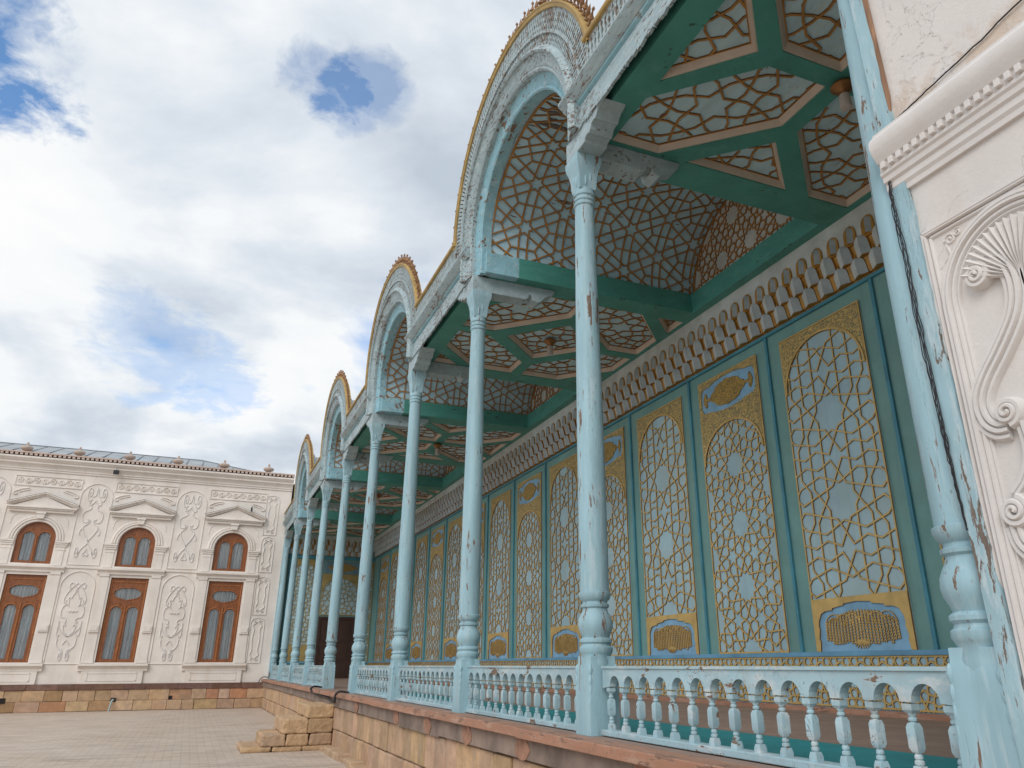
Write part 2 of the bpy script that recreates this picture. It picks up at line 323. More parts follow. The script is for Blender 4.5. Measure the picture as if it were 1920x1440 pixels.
# ------------------------------------------------------------------ mesh helpers
def V3(*a): return np.array(a, float)
class MB:
    def __init__(s): s.v = []; s.f = []; s.m = []; s.t = None
    def add(s, vs, fs, mi=0, tint=None):
        o = len(s.v); s.v += [tuple(map(float, x)) for x in vs]; s.f += [tuple(o+i for i in f) for f in fs]; s.m += [mi]*len(fs)
        if tint is not None:
            if s.t is None: s.t = {}
            for i in range(o, len(s.v)): s.t[i] = tint
        return s
    def hexa(s, p, mi=0, tint=None):
        return s.add(p, [(0, 3, 2, 1), (4, 5, 6, 7), (0, 1, 5, 4), (1, 2, 6, 5), (2, 3, 7, 6), (3, 0, 4, 7)], mi, tint)
    def box(s, x0, x1, y0, y1, z0, z1, mi=0, tint=None):
        return s.hexa([(x0, y0, z0), (x1, y0, z0), (x1, y1, z0), (x0, y1, z0), (x0, y0, z1), (x1, y0, z1), (x1, y1, z1), (x0, y1, z1)], mi, tint)
    def lathe(s, prof, c=(0, 0, 0), n=20, mi=0, sq=0.0):
        vs, fs = [], []
        for (r, z) in prof:
            for i in range(n):
                a = 2*PI*i/n
                vs.append((c[0]+r*math.cos(a), c[1]+r*math.sin(a), c[2]+z))
        for k in range(len(prof)-1):
            for i in range(n):
                j = (i+1) % n; fs.append((k*n+i, k*n+j, (k+1)*n+j, (k+1)*n+i))
        fs.append(tuple(reversed(range(n)))); fs.append(tuple((len(prof)-1)*n+i for i in range(n)))
        return s.add(vs, fs, mi)
    def stack(s, secs, c=(0, 0, 0), mi=0):
        """square sections (half width, z)"""
        vs, fs = [], []
        for (h, z) in secs:
            vs += [(c[0]-h, c[1]-h, c[2]+z), (c[0]+h, c[1]-h, c[2]+z), (c[0]+h, c[1]+h, c[2]+z), (c[0]-h, c[1]+h, c[2]+z)]
        for k in range(len(secs)-1):
            for i in range(4):
                j = (i+1) % 4; fs.append((k*4+i, k*4+j, k*4+4+j, k*4+4+i))
        fs.append((3, 2, 1, 0)); q = 4*(len(secs)-1); fs.append((q, q+1, q+2, q+3))
        return s.add(vs, fs, mi)
    def tube(s, path, r, n=8, mi=0):
        path = [np.array(p, float) for p in path]; vs, fs = [], []
        ref = None
        for i, p in enumerate(path):
            d = path[min(i+1, len(path)-1)]-path[max(i-1, 0)]; d /= np.linalg.norm(d)+1e-9
            if ref is None:
                ref = np.cross(d, (0, 0, 1)) if abs(d[2]) < .9 else np.cross(d, (1, 0, 0))
            ref = ref-d*(ref@d); ref /= np.linalg.norm(ref)+1e-9; b = np.cross(d, ref)
            rr = r[i] if isinstance(r, (list, tuple)) else r
            for k in range(n):
                a = 2*PI*k/n; vs.append(p+rr*(math.cos(a)*ref+math.sin(a)*b))
        for i in range(len(path)-1):
            for k in range(n):
                j = (k+1) % n; fs.append((i*n+k, i*n+j, i*n+n+j, i*n+n+k))
        fs.append(tuple(reversed(range(n)))); fs.append(tuple((len(path)-1)*n+k for k in range(n)))
        return s.add(vs, fs, mi)
    def prism(s, poly, fr, h0, h1, mi=0, ms=None, cap0=True):
        n = len(poly); vs = [fr(u, v, h0) for u, v in poly]+[fr(u, v, h1) for u, v in poly]
        if ms is None: ms = mi
        s.add(vs, [tuple(range(n, 2*n))]+([tuple(reversed(range(n)))] if cap0 else []), mi)
        o = len(s.v)-2*n
        for i in range(n):
            j = (i+1) % n; s.f.append((o+i, o+j, o+n+j, o+n+i)); s.m.append(ms)
        return s
    def sweep(s, prof, frames, mi=0, closed=False, caps=True):
        """prof: [(a,b)]; frames: [(P,A,B)]"""
        n = len(prof); vs = []
        for P, A, B in frames:
            vs += [np.array(P)+a*np.array(A)+b*np.array(B) for a, b in prof]
        fs = []
        for i in range(len(frames)-1):
            for k in range(n if closed else n-1):
                j = (k+1) % n; fs.append((i*n+k, i*n+j, i*n+n+j, i*n+n+k))
        if closed and caps:
            fs.append(tuple(reversed(range(n)))); fs.append(tuple((len(frames)-1)*n+k for k in range(n)))
        return s.add(vs, fs, mi)
    def build(s, name, mats, parent=None, smooth=None, bevel=None, fix=True):
        me = bpy.data.meshes.new(name); me.from_pydata(s.v, [], s.f)
        if not isinstance(mats, (list, tuple)): mats = [mats]
        for m in mats: me.materials.append(M[m] if isinstance(m, str) else m)
        me.polygons.foreach_set('material_index', s.m)
        if fix:
            bm = bmesh.new(); bm.from_mesh(me); bmesh.ops.recalc_face_normals(bm, faces=bm.faces); bm.to_mesh(me); bm.free()
        if s.t is not None:
            at = me.color_attributes.new('tint', 'FLOAT_COLOR', 'POINT')
            for i in range(len(s.v)):
                c = s.t.get(i, (1, 1, 1)); at.data[i].color = (*c, 1)
        me.update()
        if smooth:
            me.shade_smooth(); me.set_sharp_from_angle(angle=R(smooth))
        o = bpy.data.objects.new(name, me); col.objects.link(o)
        if parent: o.parent = parent
        if bevel:
            b = o.modifiers.new('bevel', 'BEVEL'); b.width = bevel; b.segments = 2; b.limit_method = 'ANGLE'; b.angle_limit = R(40)
        return o
def thing(name, label, cat, loc=(0, 0, 0), group=None):
    o = bpy.data.objects.new(name, None); col.objects.link(o); o.location = loc
    return tag(o, label, cat, group)
def tag(o, label=None, cat=None, group=None, kind=None):
    for k, v in (('label', label), ('category', cat), ('group', group), ('kind', kind)):
        if v: o[k] = v
    return o
def dup(o, parent=None):
    c = o.copy(); col.objects.link(c)
    if parent: c.parent = parent
    for ch in list(o.children): dup(ch, c)
    return c
def clear_dup(o, loc, label):
    c = dup(o); c.location = loc; c['label'] = label; return c
def holed(mb, outer, holes, fr, h0, h1, mi=0, ms=None):
    """plate with holes: front at h1, back at h0"""
    ms = mi if ms is None else ms
    bm = bmesh.new(); loops = []
    for lp in [outer]+holes:
        vs = [bm.verts.new((u, v, 0)) for u, v in lp]
        es = [bm.edges.new((vs[i], vs[(i+1) % len(vs)])) for i in range(len(vs))]; loops.append(vs)
    bmesh.ops.triangle_fill(bm, use_beauty=True, use_dissolve=False, edges=bm.edges[:])
    bm.verts.index_update()
    tri = [tuple(v.index for v in f.verts) for f in bm.faces]
    pts = [(v.co.x, v.co.y) for v in bm.verts]
    # drop triangles that fell inside a hole
    def inside(p, poly):
        c = False; n = len(poly)
        for i in range(n):
            (x1, y1), (x2, y2) = poly[i], poly[(i+1) % n]
            if (y1 > p[1]) != (y2 > p[1]) and p[0] < (x2-x1)*(p[1]-y1)/(y2-y1)+x1: c = not c
        return c
    keep = []
    for t in tri:
        q = (sum(pts[i][0] for i in t)/3, sum(pts[i][1] for i in t)/3)
        if inside(q, outer) and not any(inside(q, h) for h in holes): keep.append(t)
    bm.free()
    mb.add([fr(u, v, h1) for u, v in pts], keep, mi)
    for lp in [outer]+holes:
        n = len(lp)
        mb.add([fr(u, v, h0) for u, v in lp]+[fr(u, v, h1) for u, v in lp], [(i, (i+1) % n, n+(i+1) % n, n+i) for i in range(n)], ms)
    return mb

# ------------------------------------------------------------------ star lattices
def rpoly(c, n, a, ang):
    r = a/(2*math.sin(PI/n))
    return [(c[0]+r*math.cos(ang+PI/n+2*PI*k/n), c[1]+r*math.sin(ang+PI/n+2*PI*k/n)) for k in range(n)]
def tiling(kind, a, rot, org, box):
    """polygons of an Archimedean tiling covering box (u0,u1,v0,v1)"""
    Lc = {'3464': a*(1+3**.5), '4612': a*(3+3**.5), '31212': a*(2+3**.5)}[kind]
    e1 = np.array((math.cos(rot), math.sin(rot)))*Lc; e2 = np.array((math.cos(rot+PI/3), math.sin(rot+PI/3)))*Lc
    u0, u1, v0, v1 = box; rad = math.hypot(u1-u0, v1-v0)/2+2*Lc; c = np.array(((u0+u1)/2, (v0+v1)/2)); K = int(rad/Lc*1.3)+3
    base = np.array(org, float); k0 = np.round(np.linalg.solve(np.stack([e1, e2], 1), c-base)).astype(int)
    out = []
    for i in range(-K, K+1):
        for j in range(-K, K+1):
            o = base+(k0[0]+i)*e1+(k0[1]+j)*e2
            if abs(o[0]-c[0]) > (u1-u0)/2+1.2*Lc or abs(o[1]-c[1]) > (v1-v0)/2+1.2*Lc: continue
            t1 = o+(e1+e2)/3; t2 = o+(2*e2-e1)/3
            if kind == '3464':
                out.append(rpoly(o, 6, a, rot))
                for q in range(3):
                    d = rot+q*PI/3; out.append(rpoly(o+np.array((math.cos(d), math.sin(d)))*Lc/2, 4, a, d))
                out.append(rpoly(t1, 3, a, rot+PI/6+PI)); out.append(rpoly(t2, 3, a, rot+PI/2+PI+0))
                out[-2] = rpoly(t1, 3, a, rot+PI/6); out[-1] = rpoly(t2, 3, a, rot+PI/2)
                # orient: an edge of the triangle faces away from each hexagon's corner
            elif kind == '4612':
                out.append(rpoly(o, 12, a, rot))
                for q in range(3):
                    d = rot+q*PI/3; out.append(rpoly(o+np.array((math.cos(d), math.sin(d)))*Lc/2, 4, a, d))
                out.append(rpoly(t1, 6, a, rot+PI/6)); out.append(rpoly(t2, 6, a, rot+PI/2))
            else:
                out.append(rpoly(o, 12, a, rot))
                out.append(rpoly(t1, 3, a, rot+PI/6)); out.append(rpoly(t2, 3, a, rot+PI/2))
    return out
def hankin(polys, theta, theta12=None, skip12=1):
    segs = []
    for P in polys:
        n = len(P); P = [np.array(p) for p in P]; th = theta12 if (theta12 and n == 12) else theta
        mids = [(P[i]+P[(i+1) % n])/2 for i in range(n)]
        for i in range(n):
            j = (i+(skip12 if n == 12 else 1)) % n
            ei = (P[(i+1) % n]-P[i]); ei /= np.linalg.norm(ei); ej = P[(j+1) % n]-P[j]; ej /= np.linalg.norm(ej)
            rotv = lambda d, a: np.array((d[0]*math.cos(a)-d[1]*math.sin(a), d[0]*math.sin(a)+d[1]*math.cos(a)))
            d1 = rotv(ei, th); d2 = rotv(-ej, -th)
            A = np.stack([d1, -d2], 1)
            if abs(np.linalg.det(A)) < 1e-6: continue
            s = np.linalg.solve(A, mids[j]-mids[i])
            if s[0] <= 0 or s[1] <= 0: continue
            X = mids[i]+d1*s[0]; segs.append((mids[i], X)); segs.append((mids[j], X))
    return segs
def strand_stars(c0, per, k0, k1):
    """large ten-pointed stars one above the other with a small star halfway, symmetrical both ways"""
    A, B, E, F = (.19, -.075), (.19, .075), (.387, -.187), (.387, .187); h = per
    st = [[A, (.19, -h+.075)], [B, E], [F, A], [E, (.387, -h+.187)], [(.445, .172), (.445, -.172), (.565, -.325), (.565, -h+.325), (.445, -h+.172)],
          [(0, -.205), (.287, -.32), (.60, -.232), (.66, -.165)], [(-.088, -.465), (.10, -.182), (.583, -.038), (.66, -.105)], [(.088, -.465), (.287, -.392), (.47, -.455), (.66, -.388)]]
    seen = set(); out = []
    for k in range(k0, k1+1):
        for sy in (1, -1):
            for sx in (1, -1):
                for p in st:
                    q = [(sx*u, c0+k*per+sy*v) for u, v in p]
                    for a, b in zip(q[:-1], q[1:]):
                        key = tuple(sorted(((round(a[0], 3), round(a[1], 3)), (round(b[0], 3), round(b[1], 3)))))
                        if key in seen: continue
                        seen.add(key); out.append((np.array(a), np.array(b)))
    return out
def hexstar(sp, rot, org, box, d):
    """net of hexagons, a six-pointed star in each, its lines running on across the edges"""
    e1 = np.array((math.cos(rot), math.sin(rot)))*sp; e2 = np.array((math.cos(rot+PI/3), math.sin(rot+PI/3)))*sp; out = []; a = sp/3**.5
    for i in range(-14, 15):
        for j in range(-14, 15):
            o = np.array(org)+i*e1+j*e2
            if not (box[0]-sp < o[0] < box[1]+sp and box[2]-sp < o[1] < box[3]+sp): continue
            for k in range(6):
                n = np.array((math.cos(rot+k*PI/3), math.sin(rot+k*PI/3))); t = np.array((-n[1], n[0]))
                if k < 3: out.append((o+n*sp/2-t*a/2, o+n*sp/2+t*a/2))
                for sg in (1, -1):
                    m_ = np.array((math.cos(rot+(k+sg)*PI/3), math.sin(rot+(k+sg)*PI/3)))
                    out.append((o+n*sp/2+t*sg*d, o+m_*1.155*d))
    return out
def clip(segs, poly):
    """clip to a convex counter-clockwise polygon"""
    A = sum(poly[i][0]*poly[(i+1) % len(poly)][1]-poly[(i+1) % len(poly)][0]*poly[i][1] for i in range(len(poly)))
    P = [np.array(p, float) for p in (poly if A > 0 else poly[::-1])]
    out = []
    for a, b in segs:
        t0, t1 = 0.0, 1.0; d = b-a; ok = True
        for i in range(len(P)):
            e = P[(i+1) % len(P)]-P[i]; nrm = np.array((-e[1], e[0])); f0 = (a-P[i])@nrm; fd = d@nrm
            if abs(fd) < 1e-12:
                if f0 < 0: ok = False; break
                continue
            t = -f0/fd
            if fd > 0: t0 = max(t0, t)
            else: t1 = min(t1, t)
            if t0 >= t1: ok = False; break
        if ok and (t1-t0)*np.linalg.norm(d) > .01: out.append((a+d*t0, a+d*t1))
    return out
rnd = random.Random(5)
def lattice(mb, segs, fr, w_, h, mt=0, ms=1, h0=0.0, sub=None):
    for a, b in segs:
        d = b-a; l = np.linalg.norm(d)
        if l < 1e-4: continue
        d /= l; q = np.array((-d[1], d[0]))*w_/2; a2 = a-d*w_*.3; b2 = b+d*w_*.3
        hh = h+rnd.random()*.003
        k = 1 if not sub else max(1, int(l/sub)+1)
        for s in range(k):
            p0 = a2+(b2-a2)*s/k; p1 = a2+(b2-a2)*(s+1)/k
            c = [p0-q, p1-q, p1+q, p0+q]
            vs = [fr(x[0], x[1], h0) for x in c]+[fr(x[0], x[1], hh) for x in c]
            mb.add(vs, [(4, 5, 6, 7)], mt); o = len(mb.v)-8
            mb.f += [(o, o+1, o+5, o+4), (o+2, o+3, o+7, o+6)]; mb.m += [ms, ms]
def arch_poly(hw, v0, vs, top, n=20):
    """rectangle hw wide from v0 to vs with a half ellipse to top"""
    return [(-hw, v0), (hw, v0)]+[(hw*math.cos(PI*k/n), vs+(top-vs)*math.sin(PI*k/n)) for k in range(n+1)]
def catmull(pts, n=8):
    P = [np.array(p, float) for p in pts]; P = [2*P[0]-P[1]]+P+[2*P[-1]-P[-2]]; out = []
    for i in range(1, len(P)-2):
        for k in range(n):
            t = k/n; a, b, c, d = P[i-1:i+3]
            out.append(.5*((2*b)+(-a+c)*t+(2*a-5*b+4*c-d)*t*t+(-a+3*b-3*c+d)*t**3))
    out.append(P[-2]); return out
def spiral(c, r, a0, turns, sgn=1, n=12, r1=.12):
    k = int(abs(turns)*n)
    return [np.array((c[0]+r*(1-(1-r1)*i/k)*math.cos(a0+sgn*2*PI*turns*i/k), c[1]+r*(1-(1-r1)*i/k)*math.sin(a0+sgn*2*PI*turns*i/k))) for i in range(k+1)]
def ribbon(mb, pts, fr, w_, h, mi=0, taper=False):
    """half-round moulding along a 2-D path"""
    n = len(pts); secs = []
    for i, p in enumerate(pts):
        d = np.array(pts[min(i+1, n-1)])-np.array(pts[max(i-1, 0)]); d = d/(np.linalg.norm(d)+1e-9); q = np.array((-d[1], d[0]))
        k = 1.0
        if taper: k = .45+.55*min(1, 4*min(i, n-1-i)/n+.0)
        secs.append([fr(*(np.array(p)+q*w_*k*x), h*k*y) for x, y in ((-.5, 0), (-.42, .55), (-.2, .95), (.2, .95), (.42, .55), (.5, 0))])
    vs = [v for s in secs for v in s]; fs = []
    for i in range(n-1):
        for k in range(5): fs.append((i*6+k, i*6+k+1, i*6+7+k, i*6+6+k))
    fs.append((0, 1, 2, 3, 4, 5)); fs.append(tuple((n-1)*6+k for k in range(6)))
    mb.add(vs, fs, mi)

# ------------------------------------------------------------------ places
T0 = -0.94                                   # courtyard level; gallery floor is 0
CY = [0.025, 3.31, 6.39, 9.56, 12.72, 15.97, 19.20, 22.39, 25.59, 28.87]
XB = 3.45                                    # back wall
YE = 29.10                                   # far wing's face
ORD = ['first', 'second', 'third', 'fourth', 'fifth', 'sixth', 'seventh', 'eighth', 'ninth', 'tenth']

# ---- ground
g = MB(); g.add([(-250, -200, T0), (200, -200, T0), (200, 250, T0), (-250, 250, T0)], [(0, 1, 2, 3)])
tag(g.build('courtyard_paving', 'paving'), kind='structure')

# ---- terrace
t = thing('stone_terrace', 'raised terrace of tan stone blocks with terracotta edge under the blue gallery', 'terrace')
b = MB(); b.box(-.20, 4.2, -13, YE, T0-.02, -.03); b.build('core', 'terraband', t)
b = MB(); b.box(-.16, XB+.5, -13, YE, -.03, 0); b.build('floorboards', 'floor', t)
b = MB(); b.box(.14, 1.02, .3, 12.55, 0, .004); b.build('painted_floor_strip', 'teal', t)
b = MB(); y = -13
while y < YE-.5:
    l = min(2.6+random.random()*.9, YE-.02-y); dz = random.uniform(-.004, .004)
    b.box(-.33+dz, -.16, y, y+l-.006, -.065+dz, .006+dz); y += l
b.build('edge_board', 'terracotta', t, bevel=.006)
b = MB(); y = -13
while y < YE-.1:
    l = min(1.6+random.random()*1.6, YE-.02-y); b.box(-.27+random.uniform(-.006, .006), -.2, y, y+l, -.235+random.uniform(-.012, .012), -.066); y += l
b.build('render_band', 'terraband', t, bevel=.008)
for yc in (4.1, 5.5, 6.9, 8.4, 11.1, 2.2):
    b = MB(); pts = []; n = 14
    for k in range(n):
        a = 2*PI*k/n; pts.append((yc+(.13+.04*random.random())*math.cos(a), -.15+(.075+.02*random.random())*math.sin(a)))
    b.prism(pts, lambda u, v, h: (-.272-h, u, v), 0, .006); b.build('render_patch', 'patch', t)
def block_wall(b, fr, u0, u1, rows, lmin, lmax, depth, gap=.012, wild=0):
    for (z0, z1) in rows:
        u = u0
        while u < u1-.05:
            l = min(random.uniform(lmin, lmax), u1-u)
            if u1-u-l < lmin*.5: l = u1-u
            k = random.uniform(.72, 1.1); tn = (k, k*random.uniform(.92, .99), k*random.uniform(.82, 1.08)); d = depth+random.uniform(-.012, .012)
            if wild and random.random() < wild: q_ = random.choice(((1, .84, .6), (.85, .6, .52), (1.05, 1.08, 1.2), (.7, .62, .55))); tn = tuple(a_*b_ for a_, b_ in zip(tn, q_))
            a, c = u+gap/2, u+l-gap/2
            e = lambda: random.uniform(-.006, .006)
            P = [(a, z0+gap/2), (c, z0+gap/2), (c, z1-gap/2), (a, z1-gap/2)]
            vs = [fr(p[0], p[1], -.03) for p in P]+[fr(p[0]+e(), p[1]+e(), d+e()) for p in P]
            b.hexa(vs, 0, tn); u += l
b = MB(); block_wall(b, lambda u, v, h: (-.2-h, u, v), -13, YE-.03, [(T0+.01, -.60), (-.60, -.235)], .28, .52, .035)
b.build('stone_block_course', 'tan', t, bevel=.018)
b = MB(); y = 9.5
while y < 13.2:
    l = random.uniform(.25, .5); k = random.uniform(.7, .9); b.box(-.42+random.uniform(-.03, .03), -.2, y, y+l, T0-.02, T0+.09+random.uniform(-.03, .02), 0, (k, k, k)); y += l
b.build('foot_course', 'tan', t, bevel=.02)

# ---- stone steps
ROUGH = bpy.data.textures.new('stone_wear', 'CLOUDS'); ROUGH.noise_scale = .09; ROUGH.noise_depth = 3
st = thing('stone_steps', 'short flight of worn tan stone steps up to the gap in the balustrade', 'steps')
def step_blocks(b, x0, x1, y0, y1, z0, z1, nx, ny):
    for i in range(nx):
        for j in range(ny):
            k = random.uniform(.75, 1.02); e = lambda: random.uniform(-.012, .012)
            ax, cx = x0+(x1-x0)*i/nx+.006, x0+(x1-x0)*(i+1)/nx-.006; ay, cy = y0+(y1-y0)*j/ny+.006, y0+(y1-y0)*(j+1)/ny-.006
            P = [(ax, ay), (cx, ay), (cx, cy), (ax, cy)]
            vs = [(p[0]+e(), p[1]+e(), z0+.005) for p in P]+[(p[0]+e(), p[1]+e(), z1+e()*.6) for p in P]
            b.hexa(vs, 0, (k, k*.97, k*random.uniform(.85, 1)))
for nm, x0, z0, z1, nx in (('step_slab', -1.77, T0-.01, -.86, 3), ('step', -1.445, -.86, -.665, 3), ('step', -1.125, -.665, -.42, 2), ('step', -.72, -.42, -.205, 1)):
    b = MB(); step_blocks(b, x0, -.235, 13.3, 14.75, z0, z1, nx, 3); o = b.build(nm, 'tan', st, bevel=.028)
    sm = o.modifiers.new('cut', 'SUBSURF'); sm.subdivision_type = 'SIMPLE'; sm.levels = 4; sm.render_levels = 4
    dm = o.modifiers.new('wear', 'DISPLACE'); dm.texture = ROUGH; dm.texture_coords = 'GLOBAL'; dm.strength = .026; dm.mid_level = .5

# ------------------------------------------------------------------ columns
def column_proto():
    r = thing('wooden_column', '', 'column', (0, 0, 0), 'turned wooden columns along the front of the gallery')
    b = MB(); b.stack([(.122, 0), (.118, .30), (.113, .40), (.111, .46), (.104, .475), (.102, .53)])
    for sx, sy in ((-1, -1), (1, -1), (1, 1), (-1, 1)):          # carved leaf drops on the four corners
        for k in range(4):
            z = .44-.07*k; q = .112+.0016*k
            b.lathe([(.004, -.05), (.015-.002*k, -.02), (.017-.002*k, .0), (.009, .025), (.002, .035)], (sx*q*.95, sy*q*.95, z), 8)
    b.build('plinth', 'blue_col', r, smooth=30, bevel=.006)
    b = MB(); b.lathe([(.112, .45), (.114, .49), (.108, .53), (.118, .55), (.126, .565), (.126, .59), (.112, .60), (.108, .615), (.122, .628), (.122, .645), (.103, .66), (.112, .685), (.126, .715), (.1325, .75), (.128, .79), (.112, .825), (.098, .848), (.094, .87), (.108, .88), (.110, .897), (.095, .905), (.094, .92), (.113, .935), (.125, .965), (.125, .985), (.114, .99)], n=28)
    b.build('turned_base', 'blue_col', r, smooth=35)
    b = MB(); b.lathe([(.113, .988), (.1145, 1.3), (.112, 2.2), (.104, 3.2), (.093, 4.1), (.089, 4.46)], n=28)
    b.build('shaft', 'blue_col', r, smooth=40)
    b = MB(); b.lathe([(.089, 4.455), (.1, 4.465), (.103, 4.48), (.094, 4.49), (.092, 4.505), (.102, 4.515), (.104, 4.53), (.094, 4.54), (.092, 4.56), (.103, 4.57), (.105, 4.59), (.096, 4.6), (.096, 4.64)], n=24)
    b.stack([(.082, 4.63), (.09, 4.68), (.094, 4.76), (.108, 4.84), (.126, 4.90), (.130, 4.935), (.130, 4.985)])
    for k in range(12):                                          # carved leaves around the capital's neck
        a = 2*PI*(k+.5)/12; b.lathe([(.003, -.05), (.011, -.02), (.014, .02), (.01, .05), (.003, .075)], (.094*math.cos(a), .094*math.sin(a), 4.71+.05*(k % 2)), 6)
    b.build('capital', 'blue_col', r, smooth=30, bevel=.005)
    # cross bracket reaching into the gallery, ends in a carved cloud
    b = MB(); b.prism([(-.13, 4.985), (.62, 4.985), (.66, 5.02), (.66, 5.065), (.70, 5.065), (.72, 4.995), (.79, 4.965), (.84, 5.0), (.90, 5.06), (.95, 5.10), (1.02, 5.13), (1.05, 5.2), (-.13, 5.2)], lambda u, v, h: (u, h, v), -.105, .105)
    b.build('cross_bracket', 'bracket', r, bevel=.008)
    return r
ARM = [(0, 4.985), (.27, 4.985), (.29, 5.02), (.345, 5.035), (.37, 5.02), (.40, 5.05), (.42, 5.09), (.47, 5.10), (.50, 5.09), (.53, 5.13), (.56, 5.165), (.62, 5.17), (.66, 5.2), (0, 5.2)]
def arm(parent, sgn):
    b = MB(); b.prism([(sgn*u, v) for u, v in ARM], lambda u, v, h: (h, u, v), -.125, .115)
    o = b.build('bracket_arm', 'bracket', parent, bevel=.006); return o
colp = column_proto()
for i, y in enumerate(CY):
    c = colp if i == 0 else dup(colp)
    c.location = (0.0, y, 0); c.name = 'wooden_column'
    c['label'] = ['pale blue turned column against the near white stucco pier, cut by the right side',
                  'tall pale blue column standing right before the largest arch, nearest whole one',
                  'pale blue column at the far foot of the largest arch',
                  'flaking pale blue column at the near foot of the second arch',
                  'pale blue column at the near side of the balustrade gap by the steps',
                  'pale blue column at the far side of the balustrade gap by the steps',
                  'slim pale blue column, second beyond the steps gap',
                  'slim pale blue column, third beyond the steps gap',
                  'slim pale blue column, second from the far white wing',
                  'slim pale blue column standing against the far white wing'][i]
for i, o in enumerate([x for x in col.objects if x.name.startswith('wooden_column')]):
    k = min(range(10), key=lambda q: abs(CY[q]-o.location.y))
    arm(o, 1 if k % 2 == 0 else -1)                              # brackets stand under the flat bays only

# ------------------------------------------------------------------ balustrades
def rail_proto():
    r = thing('balustrade', '', 'balustrade', (0, 0, 0), 'balustrades between the columns')
    h = 1.50; n = 14; sp = 2*1.425/n; poly = [(-h, .445), (-h, .315)]
    for k in range(n):
        c = -1.425+sp*(k+.5); rr = sp/2-.03
        poly += [(c+rr*math.cos(PI-PI*q/10), .325+.072*math.sin(PI-PI*q/10)) for q in range(11)]
    poly += [(h, .315), (h, .445)]
    b = MB(); b.prism(poly, lambda u, v, q: (q, u, v), -.026, .026); b.box(-.036, .036, -h, h, .4455, .462)
    b.build('arched_handrail', 'blue_rail', r)
    b = MB(); b.box(-.05, .05, -h, h, 0.006, .045); b.build('bottom_rail', 'blue_rail', r, bevel=.006)
    b = MB()
    b.lathe([(.014, .083), (.02, .092), (.02, .103), (.013, .107), (.0175, .113), (.0175, .122), (.013, .128), (.016, .145)], n=12)
    b.lathe([(.016, .235), (.013, .248), (.019, .254), (.019, .262), (.013, .267), (.018, .277), (.018, .286)], n=12)
    b.stack([(.023, .045), (.023, .065), (.018, .085)]); b.stack([(.016, .135), (.0225, .152), (.0225, .228), (.016, .245)]); b.stack([(.018, .283), (.025, .294), (.025, .318)])
    p = b.build('baluster', 'blue_rail', r, smooth=30)
    for k in range(n+1):
        q = p if k == 0 else p.copy()
        if k: col.objects.link(q); q.parent = r
        q.location = (0, -1.425+sp*k+rnd.uniform(-.004, .004), 0); q.rotation_euler = (rnd.uniform(-.012, .012), rnd.uniform(-.008, .008), rnd.uniform(-.12, .12))
    return r
rp = rail_proto()
bays = [k for k in range(9) if k != 4]
rl = ['nearest balustrade with white arched rail and wide-set balusters beside the near pier', 'balustrade under the largest arch, between the two tallest whole columns', 'balustrade in the flat bay just beyond the largest arch',
      'balustrade under the second arch, ending at the steps gap on the right side', 'first balustrade beyond the steps gap, close set balusters', 'balustrade in the second bay beyond the steps gap', 'balustrade in the bay before the farthest bay', 'farthest balustrade meeting the white wing']
for i, k in enumerate(bays):
    r = rp if i == 0 else dup(rp)
    r.location = (0, (CY[k]+CY[k+1])/2, 0); r['label'] = rl[i]

# ------------------------------------------------------------------ back wall
wl = thing('panelled_wall', 'long green back wall of the gallery with gold lattice panels and corbel frieze', 'wall')
b = MB(); b.box(XB, XB+.7, -.05, YE, 0, 5.6); b.build('wall_face', 'wallgreen', wl)
fw_ = lambda yc, x0: (lambda u, v, h: (x0-h, yc+u, v))
# dado lattice
b = MB(); b.box(XB-.012, XB, .0, YE-.02, .05, .545); b.build('dado_board', 'panel', wl)
seg = clip(hankin(tiling('3464', .105, 0, (0, .30), (-.1, 29.2, .05, .55)), R(58)), [(0.02, .065), (29.06, .065), (29.06, .54), (0.02, .54)])
seg += [(np.array((.02, .072)), np.array((29.06, .072))), (np.array((.02, .538)), np.array((29.06, .538)))]
b = MB(); lattice(b, seg, fw_(0, XB-.012), .017, .012); b.build('dado_lattice', ['gold', 'golddark'], wl)
b = MB(); b.box(XB-.035, XB, 0, YE-.02, .545, .592); b.build('blue_dado_rail', 'railblue', wl, bevel=.004)
b = MB(); b.box(XB-.04, XB, 0, YE-.02, 4.385, 4.425); b.build('blue_cornice_strip', 'trim', wl, bevel=.004)
b = MB(); b.box(XB-.06, XB, 0, YE-.02, 0, .05); b.build('skirting', 'terracotta', wl)
STR = [3.22+1.775*k for k in range(-1, 15)]
for y in STR:
    b = MB(); b.box(XB-.03, XB, y-.022, y+.022, .592, 4.385); b.build('batten', 'trim', wl, bevel=.004)
# panel kinds
def spandrel(b, hw, v0, vs, top, vt, fr, h, mi=0, rim=1):
    n = 20; arc = [(hw*.97*math.cos(PI*k/n), vs+(top-vs)*math.sin(PI*k/n)) for k in range(n+1)]
    for s in range(n):
        (x0, y0), (x1, y1) = arc[s], arc[s+1]
        b.prism([(x0, y0), (x1, y1), (x1, vt), (x0, vt)], fr, 0, h, mi)
    b.prism([(hw*.97, vs), (hw, vs), (hw, vt), (hw*.97, vt)], fr, 0, h, mi); b.prism([(-hw*.97, vs), (-hw, vs), (-hw, vt), (-hw*.97, vt)], fr, 0, h, mi)
    o2 = [np.array(p) for p in arc]
    lattice(b, [(o2[i], o2[i+1]) for i in range(n)], fr, .028, h+.008, rim, 2)
def border(b, hw, v0, v1, fr, w_=.018, h=.012):
    q = [np.array(p) for p in ((-hw, v0), (hw, v0), (hw, v1), (-hw, v1))]
    lattice(b, [(q[i], q[(i+1) % 4]) for i in range(4)], fr, w_, h, 0, 1)
HW = .66
